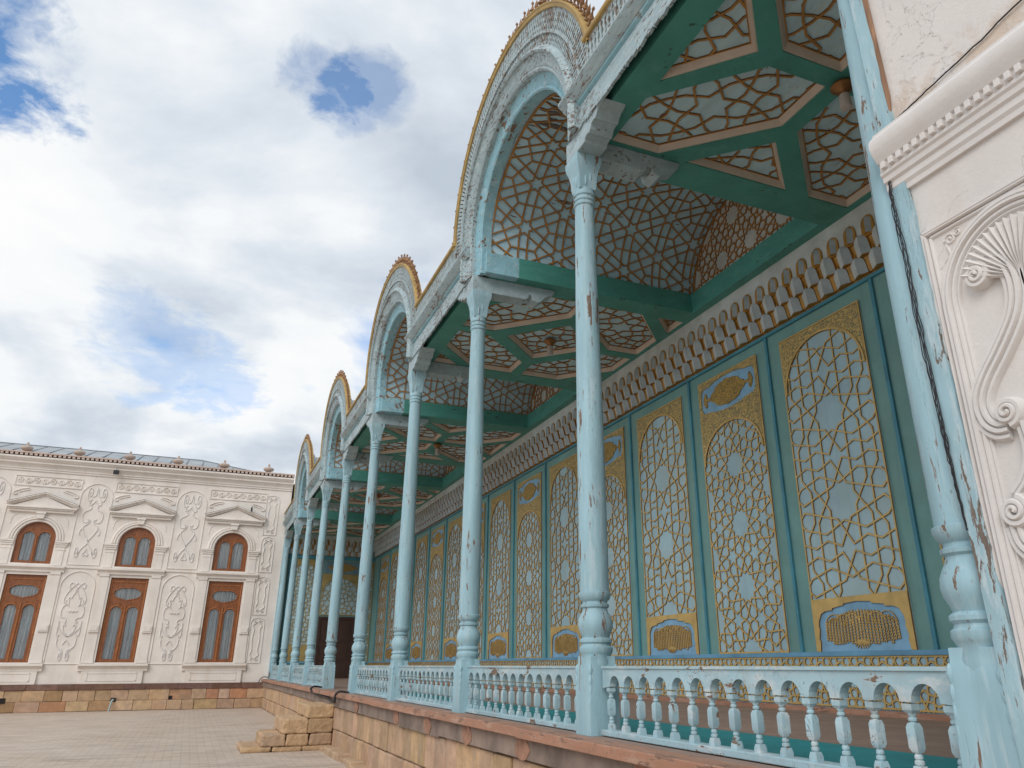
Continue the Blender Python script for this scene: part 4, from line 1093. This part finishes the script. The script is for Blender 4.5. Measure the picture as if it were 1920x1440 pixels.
b = MB(); block_wall(b, lambda u, v, h: (u, FY-h, v), -17, -.2, [(-.28, -.10)], .4, 1.1, .075, .004, .25); b.build('brown_plinth_band', 'brownband', fac)
# cornice
def run(parent, name, prof, u0, u1, mt, bevel=None):
    """profile (h outwards, z) along the face"""
    b = MB(); b.sweep([(h, z) for h, z in prof], [((u, FY, 0), (0, -1, 0), (0, 0, 1)) for u in (u0, u1)], closed=True); return b.build(name, mt, parent)
run(fac, 'cornice', [(-.1, 6.84), (.04, 6.84), (.04, 6.90), (.07, 6.91), (.07, 6.95), (.10, 7.0), (.16, 7.06), (.20, 7.08), (.20, 7.13), (.25, 7.17), (.30, 7.22), (.32, 7.24), (.32, 7.30), (-.1, 7.30)], -17, -.04, 'stucco')
b = MB(); x = -16.95
while x < -.1:
    b.box(x, x+.09, FY-.345, FY-.2, 7.325, 7.40); x += .145
b.build('eave_tooth_row', 'tile', fac)
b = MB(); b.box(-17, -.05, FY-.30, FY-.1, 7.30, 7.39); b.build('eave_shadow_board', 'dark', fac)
b = MB(); b.box(-17, -.05, FY-.36, FY, 7.40, 7.445); b.build('eave_capping', 'tile', fac)
um = None
for k in range(11):
    x = -1.03-1.62*k
    if x < -16.8: break
    if um is None:
        b = MB(); b.stack([(.09, 0), (.09, .03)]); b.lathe([(.06, .02), (.05, .05), (.09, .075), (.18, .12), (.2, .17), (.185, .21), (.12, .235), (.09, .25), (.04, .265), (.045, .29), (.028, .31), (.045, .34), (.03, .375), (.005, .395)], n=18)
        o = b.build('urn_finial', 'urn', fac, smooth=40); um = o.data
    else:
        o = bpy.data.objects.new('urn_finial', um); col.objects.link(o); o.parent = fac
    o.location = (x, FY-.2, 7.42); o.rotation_euler.z = k*1.3
# roof
b = MB(); b.add([(-17, FY, 7.43), (-.8, FY+.2, 7.43), (-3.55, FY+4, 8.68), (-17, FY+4, 8.68)], [(0, 1, 2, 3)]); b.add([(-.8, FY+.2, 7.43), (4, FY+8, 7.43), (-3.55, FY+4, 8.68)], [(0, 1, 2)])
rf = b.build('zinc_roof', 'zinc', fac)
b = MB(); x = -16.8; k = 0
while x < -1.2:
    tz = min(1, (-.8-x)/2.9); b.tube([(x, FY+.06, 7.455), (x-.0+.0, FY+.06+3.9*tz, 7.455+1.22*tz)], .016, 5); x += .58
b.tube([(-17, FY+4, 8.69), (-3.55, FY+4, 8.69), (-.85, FY+.25, 7.46)], .02, 5)
b.build('standing_seam', 'zincseam', rf)
# windows
def pane(b, c, hw, z0, zs, h): b.prism([(c-hw, z0), (c+hw, z0)]+[(c+hw*math.cos(PI*k/12), zs+hw*math.sin(PI*k/12)) for k in range(13)], ff, h, h+.002)
def heart(c, s=1):
    pts = []
    for k in range(40):
        a = 2*PI*k/40; r = 1+.06*math.cos(2*a)-.10*math.exp(-((a-PI/2)/.28)**2)+.12*math.exp(-((a-1.5*PI)/.16)**2)
        pts.append((c+s*.40*r*math.cos(a), 2.82+.225*r*math.sin(a)))
    return pts
for i, c in enumerate(BX[:4]):
    # upper window
    hw = [arcw(c-.235, .175, 3.80, 4.60), arcw(c+.235, .175, 3.80, 4.60)]
    b = MB(); holed(b, arcw(c, .583, 3.712, 4.53), hw, ff, -.16, -.09); wf = b.build('arched_window', 'frame', fac)
    b = MB()
    for s in (-1, 1):
        ribbon(b, [np.array((c+s*.235+.195*math.cos(a), 4.60+.195*math.sin(a))) for a in np.linspace(0, PI, 15)], lambda u, v, h: ff(u, v, h-.09), .035, .022)
        for q in range(3): ribbon(b, spiral((c+s*(.16+.13*q), 4.86-.03*q-.06*q*q), .05, q, 1.2, s), lambda u, v, h: ff(u, v, h-.09), .014, .012)
    ribbon(b, [np.array((c, z)) for z in np.linspace(3.74, 4.62, 6)], lambda u, v, h: ff(u, v, h-.09), .05, .03)
    b.build('carving', 'carve', wf)
    b = MB(); pane(b, c-.235, .18, 3.80, 4.60, -.14); pane(b, c+.235, .18, 3.80, 4.60, -.14); b.build('pane', 'glass', wf, fix=False)
    def curtain(z0, z1, hw_, parent, seed):
        rr = random.Random(seed); n = 60; b = MB(); ps = [(c-hw_+2*hw_*k/n, .035*math.sin(k*1.35+seed)+.012*rr.random()) for k in range(n+1)]
        b.add([(u, FY+.20+d, z0) for u, d in ps]+[(u+.01*math.sin(k), FY+.20+d*.8, z1) for k, (u, d) in enumerate(ps)], [(k, k+1, n+2+k, n+1+k) for k in range(n)])
        b.build('curtain', 'curtain', parent, smooth=60)
    curtain(3.6, 5.15, .62, wf, i)
    # lower window
    hl = [arcw(c-.26, .165, .67, 2.20), arcw(c+.26, .165, .67, 2.20), heart(c)]
    b = MB(); holed(b, [(c-.594, .566), (c+.594, .566), (c+.594, 3.339), (c-.594, 3.339)], hl, ff, -.17, -.09); lf = b.build('tall_window', 'frame', fac)
    b = MB(); f9 = lambda u, v, h: ff(u, v, h-.09)
    for s in (-1, 1):
        ribbon(b, [np.array((c+s*.26+.20*math.cos(a), 2.20+.20*math.sin(a))) for a in np.linspace(0, PI, 15)], f9, .05, .03)
        ribbon(b, [np.array((c+s*.545, z)) for z in np.linspace(.6, 3.3, 6)], f9, .06, .025)
        for q in range(3): ribbon(b, spiral((c+s*.46, 2.5+.32*q), .06, q, 1.3, s), f9, .016, .012)
        ribbon(b, spiral((c+s*.17, 2.46), .05, 0, 1.2, s), f9, .014, .012)
    hh = heart(c, 1.06); ribbon(b, [np.array(p) for p in hh]+[np.array(hh[0])], f9, .035, .022)
    ribbon(b, [np.array((c, z)) for z in np.linspace(.6, 2.42, 6)], f9, .07, .032)
    ribbon(b, [np.array((c+u, 3.2)) for u in np.linspace(-.5, .5, 6)], f9, .05, .02)
    b.build('carving', 'carve', lf)
    b = MB(); pane(b, c-.26, .17, .67, 2.20, -.15); pane(b, c+.26, .17, .67, 2.20, -.15); b.prism(heart(c), ff, -.15, -.148); b.build('pane', 'glass', lf, fix=False)
    curtain(.5, 3.4, .62, lf, i+5)
    # stucco round the windows
    pd = MB()
    fq = lambda tz: ff
    tri = [(c-1.03, 5.62), (c+1.03, 5.62), (c, 6.05)]
    pd.prism([(c-.97, 5.42), (c+.97, 5.42), (c+.97, 5.50), (c-.97, 5.50)], ff, 0, .10); pd.prism([(c-1.0, 5.50), (c+1.0, 5.50), (c+1.0, 5.55), (c-1.0, 5.55)], ff, 0, .15)
    pd.prism([(c-1.05, 5.55), (c+1.05, 5.55), (c+1.05, 5.60), (c-1.05, 5.60)], ff, 0, .20); pd.prism([(c-.9, 5.60), (c+.9, 5.60), (c, 5.98)], ff, 0, .08)
    for s in (-1, 1):
        for (o0, o1, h) in ((0, .04, .10), (.04, .075, .14), (.075, .115, .19)):
            q = [(c+s*1.08, 5.60+o0), (c, 6.0+o0-.02), (c, 6.0+o1-.02), (c+s*1.08, 5.60+o1)]; pd.prism(q, ff, 0, h)
    pd.build('pediment', 'stucco', fac, bevel=.006)
    b = MB(); b.add([ff(c-1.1, 5.717, .20), ff(c, 6.10, .20), ff(c, 6.11, 0), ff(c-1.1, 5.727, 0), ff(c+1.1, 5.717, .20), ff(c+1.1, 5.727, 0)], [(0, 1, 2, 3), (1, 4, 5, 2)]); b.build('pediment_flashing', 'zincseam', fac)
    b = MB(); b.prism([(c-.10, 5.20), (c+.10, 5.20), (c+.14, 5.42), (c-.14, 5.42)], ff, 0, .13); b.prism([(c-.15, 5.36), (c+.15, 5.36), (c+.15, 5.41), (c-.15, 5.41)], ff, 0, .16); b.build('keystone', 'stucco', fac, bevel=.01)
    b = MB()
    for r0, h in ((.64, .05), (.72, .07), (.80, .045)):
        ribbon(b, [np.array((c+(r0)*math.cos(a), 4.50+(r0)*math.sin(a))) for a in np.linspace(0, PI, 25)], ff, .085, h)
    b.build('arch_moulding', 'stucco', fac)
    for s in (-1, 1):
        b = MB()
        for (z0, z1, w0, w1, h) in ((4.42, 4.48, .60, 1.03, .10), (4.36, 4.42, .61, 1.0, .075), (4.29, 4.36, .62, .97, .05), (3.66, 4.29, .66, .92, .025), (4.18, 4.21, .65, .95, .04)):
            a0, a1 = sorted((c+s*w0, c+s*w1)); b.box(a0, a1, FY-h, FY, z0, z1)
        b.build('impost', 'stucco', fac, bevel=.006)
    run(fac, 'middle_sill', [(0, 3.44), (.06, 3.44), (.06, 3.50), (.10, 3.54), (.15, 3.58), (.15, 3.64), (0, 3.655)], c-1.06, c+1.06, 'stucco')
    run(fac, 'lower_sill', [(0, .30), (.08, .30), (.08, .36), (.12, .41), (.19, .46), (.19, .52), (0, .54)], c-1.05, c+1.05, 'stucco')
    b = MB(); b.box(c-.93, c+.93, FY-.07, FY, -.1, .30)
    for (x0, x1, z0, z1) in ((c-.75, c+.75, .215, .235), (c-.75, c+.75, -.02, 0), (c-.75, c-.73, -.02, .235), (c+.73, c+.75, -.02, .235)): b.box(x0, x1, FY-.085, FY-.07, z0, z1)
    b.build('apron_panel', 'stucco', fac)
    for s in (-1, 1):
        b = MB()
        a0, a1 = sorted((c+s*.66, c+s*.98)); b.box(a0, a1, FY-.035, FY, .66, 3.44); b.box(a0-.02, a1+.02, FY-.06, FY, .545, .66); b.box(a0-.0, a1+.0, FY-.06, FY, 3.36, 3.44)
        b.box(a0+.01, a1-.01, FY-.085, FY-.03, 1.52, 1.76); b.box(a0+.05, a1-.05, FY-.10, FY-.08, 1.57, 1.71)
        b.build('window_pilaster', 'stucco', fac, bevel=.006)
    # frieze panel
    b = MB(); rr = .03
    for (x0, x1, z0, z1) in ((c-1.03, c+1.03, 6.66, 6.69), (c-1.03, c+1.03, 6.32, 6.35), (c-1.03, c-1.0, 6.35, 6.66), (c+1.0, c+1.03, 6.35, 6.66)): b.box(x0, x1, FY-.03, FY, z0, z1)
    for k in range(8):
        x = c-.88+.25*k; s = 1 if k % 2 else -1
        ribbon(b, spiral((x, 6.505), .10, -PI/2*s, 1.5, s), ff, .032, .03); ribbon(b, catmull([(x-.02, 6.505-s*.1), (x+.10, 6.505-s*.05), (x+.2, 6.505+s*.1)], 5), ff, .028, .03)
    for s in (-1, 1):
        ribbon(b, catmull([(c+s*.55, 6.24), (c+s*.75, 6.20), (c+s*.95, 6.10), (c+s*.98, 6.02), (c+s*.9, 6.0), (c+s*.88, 6.05)], 6), ff, .05, .04)
        ribbon(b, catmull([(c+s*.50, 6.19), (c+s*.7, 6.13), (c+s*.82, 6.08)], 6), ff, .035, .03)
        ribbon(b, catmull([(c+s*.62, 5.4), (c+s*.82, 5.25), (c+s*.86, 5.0)], 6), ff, .02, .02)
    b.build('frieze_scrolls', 'stucco', fac)
def relief(b, cx, z0, z1, hw, alt=False, f=ff, sc=1.0):
    H_ = z1-z0
    def S(p): return np.array((cx+p[0]*hw*2, z0+p[1]*H_))
    crv = [catmull([(0, .80), (.05, .765), (.15, .735), (.2, .745), (.2, .765), (.17, .765)], 6), catmull([(.13, .73), (.10, .69), (.18, .665), (.30, .64), (.345, .585), (.30, .525), (.2, .505), (.12, .52), (.12, .55), (.16, .55)], 7),
           catmull([(.09, .545), (.06, .53), (.12, .49), (.23, .46), (.24, .42), (.16, .36), (.06, .31), (0, .27)], 6), catmull([(0, .29), (.02, .24), (.1, .205), (.19, .16), (.24, .10)], 6),
           catmull([(0, .18), (.05, .13), (.10, .105), (.06, .09), (0, .1)], 6)]
    crv += [spiral((.23, .885), .11, -2.4, 1.6, 1), spiral((.305, .14), .085, PI, 1.5, 1), catmull([(.14, .84), (.05, .86), (.02, .93), (0, .955)], 6), catmull([(.28, .43), (.33, .40), (.34, .36), (.30, .35)], 5)]
    if alt:
        crv = [catmull([(-.05, .80), (.06, .86), (.17, .90), (.25, .88), (.24, .84), (.19, .845)], 7), catmull([(0, .90), (.12, .86), (.26, .79), (.34, .72), (.33, .67), (.28, .665), (.27, .70)], 7),
               catmull([(0, .80), (.08, .76), (.12, .72), (.18, .735), (.20, .71)], 6), catmull([(.18, .70), (.18, .655), (.24, .645)], 5),
               catmull([(.14, .63), (.20, .65), (.31, .63), (.36, .57), (.32, .51), (.22, .50), (.15, .475), (.17, .44), (.22, .455)], 7), catmull([(.36, .46), (.33, .39), (.22, .34), (.10, .305), (0, .29), (-.05, .30)], 6),
               catmull([(.05, .31), (.15, .34), (.20, .40), (.14, .425), (.12, .40)], 6), catmull([(.36, .40), (.35, .31), (.30, .29), (.27, .31)], 5), catmull([(.30, .27), (.28, .19), (.16, .14), (.05, .09)], 6),
               spiral((.12, .075), .075, PI*.5, 1.5, 1), catmull([(.10, .20), (.04, .235), (0, .25)], 4), catmull([(.16, .58), (.10, .565), (.05, .58), (0, .56)], 5)]
    for cv in crv:
        for s in (-1, 1):
            pts = []
            for p in cv:
                q = S((s*p[0], p[1])); pts.append(q)
            ribbon(b, pts, f, .034*sc, .03*sc)
def circ_fix(pts): return pts
for i in range(4):
    m = (BX[i]+BX[i+1])/2
    b = MB()
    for (z0, z1, hw) in ((3.72, 6.56, .50), (.52, 3.50, .52)):
        zs = z1-hw
        ribbon(b, [np.array((m-hw, z)) for z in np.linspace(z0, zs, 4)]+[np.array((m+hw*math.cos(a), zs+hw*math.sin(a))) for a in np.linspace(PI, 0, 21)]+[np.array((m+hw, z)) for z in np.linspace(zs, z0, 4)]+[np.array((m-hw, z0))], ff, .035, .03)
    b.build('panel_moulding', 'stucco', fac)
    b = MB(); relief(b, m, 3.78, 6.52, .46); b.build('scroll_relief', 'stuccoclean', fac)
    b = MB(); relief(b, m, .56, 3.40, .47, True); b.build('scroll_relief', 'stuccoclean', fac)
    run(fac, 'string_course', [(0, 3.60), (.035, 3.60), (.035, 3.65), (0, 3.655)], m-.52, m+.52, 'stucco')
# narrow strip at the corner
b = MB()
for (z0, z1) in ((5.1, 6.62), (3.72, 5.03), (2.2, 3.55), (.55, 2.1)):
    x0, x1 = -.93, -.46; ribbon(b, [np.array(p) for p in ((x0, z0), (x0, z1-.18), (x0+.06, z1-.05), (-.695, z1), (x1-.06, z1-.05), (x1, z1-.18), (x1, z0), (x0, z0))], ff, .03, .028)
    zc = (z0+z1)/2
    for s in (-1, 1):
        ribbon(b, catmull([(-.695+s*.02, z0+.15), (-.695+s*.15, z0+.28), (-.695+s*.10, z0+.42), (-.695+s*.13, zc), (-.695+s*.10, z1-.42), (-.695+s*.15, z1-.28), (-.695+s*.02, z1-.15)], 6), ff, .035, .032)
        ribbon(b, spiral((-.695+s*.08, z1-.14), .06, 0, 1.3, s), ff, .025, .03); ribbon(b, spiral((-.695+s*.08, z0+.13), .06, 0, 1.3, -s), ff, .025, .03)
b.build('corner_strip_relief', 'stuccoclean', fac)
# vent holes
b = MB()
for (x0, x1, z0, z1) in ((-8.2, -8.02, -.66, -.5), (-5.03, -4.87, -.66, -.54), (-3.27, -3.17, -.62, -.5), (-11.2, -11.0, -.66, -.5)): b.box(x0, x1, FY-.068, FY, z0, z1)
b.build('vent_hole', 'dark', fac)
tag(MB().tube([(-4.94, FY-.06, -.60), (-4.96, FY-.12, -.60), (-4.99, FY-.15, -.66), (-5.02, FY-.19, -.96)], .032, 10).build('drain_pipe', 'pvc', smooth=40), 'short pale drain pipe from the vent in the far stone plinth', 'pipe')
fl1 = thing('floodlight', 'small black floodlight under the white cornice above the middle window', 'floodlight', (-6.22, FY-.25, 6.98))
b = MB(); b.box(-.09, .09, -.07, .05, -.07, .07); b.build('lamp_body', 'cable', fl1, bevel=.01)
b = MB(); b.tube([(0, 0, .06), (0, .06, .12), (.02, .2, .12)], .015, 6); b.build('arm', 'cable', fl1)
cm = thing('wall_camera', 'small dark box on the right slope of the nearest pediment to the gallery', 'camera', (-1.45, FY-.2, 5.98))
b = MB(); b.box(-.03, .03, -.05, .05, -.05, .09); b.tube([(0, .04, 0), (0, .2, 0)], .015, 6); b.build('camera_body', 'cable', cm)

# ------------------------------------------------------------------ near white pier
PX = -.10
pr = thing('white_stucco_pier', 'near white stucco wall at the right with cornice, shell and scroll relief', 'wall')
b = MB(); b.box(PX, 4.2, -13, -.085, T0, 8.5); b.build('wall_face', 'plaster', pr)
fp = lambda u, v, h: (PX-h, u, v)
def runp(name, prof, y0, y1, mt, parent=pr, smooth=None):
    b = MB(); b.sweep(prof, [((PX, y, 0), (-1, 0, 0), (0, 0, 1)) for y in (y0, y1)], closed=True); return b.build(name, mt, parent, smooth=smooth)
runp('cornice', [(-.02, 2.475), (.018, 2.475), (.020, 2.50), (.03, 2.515), (.03, 2.545), (.042, 2.555), (.045, 2.58), (.055, 2.59), (.055, 2.605), (.05, 2.61), (.05, 2.65), (.062, 2.655), (.072, 2.672), (.088, 2.70), (.098, 2.735), (.094, 2.765), (.075, 2.79), (.06, 2.797), (.06, 2.815), (-.02, 2.83)], -13, -.03, 'stuccoclean', smooth=28)
b = MB(); y = -.05
while y > -4:
    b.box(PX-.072, PX-.045, y-.026, y, 2.613, 2.648); y -= .045
b.build('dentil', 'stuccoclean', pr, bevel=.003)
pc, phw = -.525, .385
b = MB()                                                          # panel frame
for off, w_, h in ((0, .02, .016), (.018, .012, .024), (.034, .018, .012)):
    q = phw-off; ribbon(b, [np.array((pc+q, z)) for z in np.linspace(T0, 2.225-off, 4)]+[np.array((pc+u, 2.225-off)) for u in np.linspace(q, -q, 5)]+[np.array((pc-q, z)) for z in np.linspace(2.225-off, T0, 4)], fp, w_, h)
b.build('panel_frame', 'stuccoclean', pr)
ar = MB(); aw = phw-.045; zs = 1.835                              # inner arch of three rolls
for off, w_, h in ((0, .03, .028), (.022, .026, .036), (.043, .026, .024), (.06, .014, .014)):
    q = aw-off
    ribbon(ar, [np.array((pc+q, z)) for z in np.linspace(T0, zs, 5)]+[np.array((pc+q*math.cos(a), zs+q*math.sin(a))) for a in np.linspace(0, PI, 33)]+[np.array((pc-q, z)) for z in np.linspace(zs, T0, 5)], fp, w_, h)
ar.build('arch_moulding', 'stuccoclean', pr, smooth=50)
# corner scrolls
b = MB()
for s in (-1, 1):
    ribbon(b, spiral((pc+s*.265, 2.14), .028, 0, 1.6, s), fp, .011, .008); ribbon(b, spiral((pc+s*.225, 2.155), .02, 2, 1.4, -s), fp, .009, .008); ribbon(b, catmull([(pc+s*.285, 2.12), (pc+s*.275, 2.07), (pc+s*.285, 2.03)], 5), fp, .01, .008)
b.build('corner_scroll', 'stuccoclean', pr)
# shell
b = MB(); nfl = 19; c0 = np.array((pc, 1.835)); R0 = .245
ctr = fp(c0[0], c0[1], .02); rim = []
for k in range(2*nfl+1):
    a = R(20)+(R(140))*k/(2*nfl); rr = R0*(1.0 if k % 2 else .955); hh = (.042 if k % 2 else .022)
    rim.append((fp(c0[0]+.35*rr*math.cos(a), c0[1]+.35*rr*math.sin(a), hh*.9), fp(c0[0]+rr*math.cos(a), c0[1]+rr*math.sin(a), hh+.012), fp(c0[0]+rr*1.02*math.cos(a), c0[1]+rr*1.02*math.sin(a), 0)))
vs = [ctr]+[p for r_ in rim for p in r_]; fs = []
for k in range(2*nfl):
    i0 = 1+3*k; fs += [(0, i0, i0+3), (i0, i0+1, i0+4, i0+3), (i0+1, i0+2, i0+5, i0+4)]
b.add(vs, fs); b.build('shell', 'stuccoclean', pr, fix=False)
# big S scrolls with turned ends, mirrored
def s_scroll(s, pts, ends, name):
    b = MB()
    m = lambda p: np.array((pc+s*p[0], p[1]))
    path = [m(p) for p in catmull(pts, 9)]
    for off, h in ((-.036, .026), (-.0125, .036), (.0125, .036), (.036, .026)):
        n = len(path); pp = []
        for i_, p in enumerate(path):
            d = path[min(i_+1, n-1)]-path[max(i_-1, 0)]; d = d/np.linalg.norm(d); pp.append(p+np.array((-d[1], d[0]))*off)
        ribbon(b, pp, fp, .030, h)
    for (c_, r_, a0, sg, hh) in ends:
        for k in range(5):                                         # snail coil rising to a point
            pass
        cc = m(c_); n = 44; secs = []
        pts2 = []
        for k in range(n+1):
            tt = k/n; a = a0+sg*tt*2*PI*2.3; rr = r_*(1-.88*tt)
            pts2.append((cc+np.array((s*rr*math.cos(a), rr*math.sin(a))), .024+hh*tt, .036*(1-.6*tt)))
        vs, fs = [], []
        for k, (p, h, w_) in enumerate(pts2):
            q = pts2[min(k+1, n)][0]-pts2[max(k-1, 0)][0]; q = q/(np.linalg.norm(q)+1e-9); nr = np.array((-q[1], q[0]))
            vs += [fp(*(p+nr*w_*.5*x), max(0, h+w_*.75*y)) for x, y in ((-1.1, -1.4), (-.85, .2), (-.4, .62), (.4, .62), (.85, .2), (1.1, -1.4))]
        for k in range(n):
            for j in range(5): fs.append((6*k+j, 6*k+j+1, 6*k+7+j, 6*k+6+j))
        b.add(vs, fs); b.lathe([(r_*.86, 0), (r_*.8, .015), (r_*.45, .03)], (0, 0, 0), 18) if False else None
        disc = [tuple(cc+.9*r_*np.array((math.cos(2*PI*k/20), math.sin(2*PI*k/20)))) for k in range(20)]; b.prism(disc, fp, 0, .022)
    b.build(name, 'stuccoclean', pr, smooth=50)
for s in (1, -1):
    s_scroll(s, [(.165, 1.965), (.115, 1.968), (.062, 1.93), (.04, 1.86), (.042, 1.78), (.065, 1.71), (.11, 1.645), (.17, 1.575), (.23, 1.51), (.27, 1.45), (.285, 1.395), (.272, 1.335), (.235, 1.30), (.19, 1.295)], [((.17, 1.915), .052, PI/2, 1, .025), ((.175, 1.345), .052, -PI/2, -1, .025)], 's_scroll')
    s_scroll(s, [(.12, 1.30), (.115, 1.22), (.125, 1.15), (.16, 1.08), (.21, 1.03)], [((.235, .985), .055, PI*.6, 1, .025)], 'lower_scroll')
    s_scroll(s, [(.25, .94), (.235, .87), (.17, .81), (.10, .75), (.08, .64), (.13, .53), (.2, .48)], [((.2, .43), .05, PI/2, 1, .02)], 'lower_scroll')
# peeling blue plank between pier and column
jb = thing('blue_plank', 'upright weathered blue plank between the near pier and its column', 'plank', (0, 0, 0))
b = MB(); rr = random.Random(2); zz_ = np.linspace(T0+.9, 6.0, 80)
Lf = [(-.032-.02*(3.5-z)+rr.uniform(-.002, .002), z) for z in zz_]; Rg = [(-.106-.02*(3.5-z)+rr.uniform(-.004, .004), z) for z in zz_]
b.prism(Lf+Rg[::-1], lambda u, v, h: (-.128-h, u, v), -.05, 0); b.build('plank_face', peeling('plank_paint', (.33, .50, .56), .16, scale=26, stretch=(1, 1, .2), pale=(.55, .64, .66), wood=(.15, .115, .09)), jb)
b = MB(); b.prism([(-.11, 2.83), (-.10, 2.83), (-.05, 6), (-.075, 6), (-.11, 4), (-.13, 3)], lambda u, v, h: (-.105-h, u, v), 0, .02); b.build('bare_wood_edge', woodmat('bare_brown_wood', (.30, .17, .10), .8), jb)
jb2 = MB(); jb2.box(-.12, .02, 28.985, YE-.003, -.25, 5.3); tag(jb2.build('blue_post', 'blue_col', bevel=.008), 'flat blue post closing the gallery against the far wing', 'post')

# ------------------------------------------------------------------ cables
def wob(pts, amp, seed, n=10):
    rr = random.Random(seed); return [p+np.array((rr.uniform(-amp, amp), rr.uniform(-amp, amp), rr.uniform(-amp, amp))) for p in catmull(pts, n)]
cb = thing('cable_bundle', 'bundle of thin black cables hanging down the blue plank by the near pier', 'cable')
for k in range(5):
    o = .006*k
    b = MB(); b.tube(wob([(-.13, -.062, 2.80), (-.138, -.060+o*.2, 2.60), (-.138, -.062+o*.8, 2.40), (-.137, -.072+o, 2.15), (-.136, -.068+o*.9, 1.85), (-.136, -.078+o*.8, 1.5), (-.134, -.080+o*.5, 1.2), (-.13, -.083, .95)], .003, k), .0021, 6)
    b.build('wire', 'cable', cb)
b = MB(); b.tube(wob([(-.125, -.10, 2.835), (-.115, -.22, 2.862), (-.11, -.42, 2.895), (-.11, -.62, 2.92), (-.11, -.8, 2.95), (-.11, -1.6, 3.0)], .0015, 9), .0035, 6)
tag(b.build('cornice_cable', 'cable', smooth=60), 'single black cable lying along the top of the near white cornice', 'cable')
b = MB(); b.tube(wob([(-.13, 12.62, .02), (-.30, 12.64, .035), (-.36, 12.66, -.02), (-.355, 12.7, -.12), (-.30, 13.2, -.14), (-.30, 14.2, -.10), (-.30, 15.3, -.09), (-.34, 15.75, -.05), (-.36, 15.82, .01), (-.28, 15.86, .05), (-.13, 15.9, .03)], .006, 4), .018, 8)
tag(b.build('floor_cable', 'cable', smooth=60), 'dark cable looped over the terrace edge at the steps gap', 'cable')
b = MB(); b.tube(wob([(-.12, 28.9, .06), (-.25, 28.95, .08), (-.36, 29.0, .02), (-.42, 29.03, -.12)], .004, 4), .014, 8)
tag(b.build('corner_cable', 'cable', smooth=60), 'short dark cable at the far corner of the terrace', 'cable')
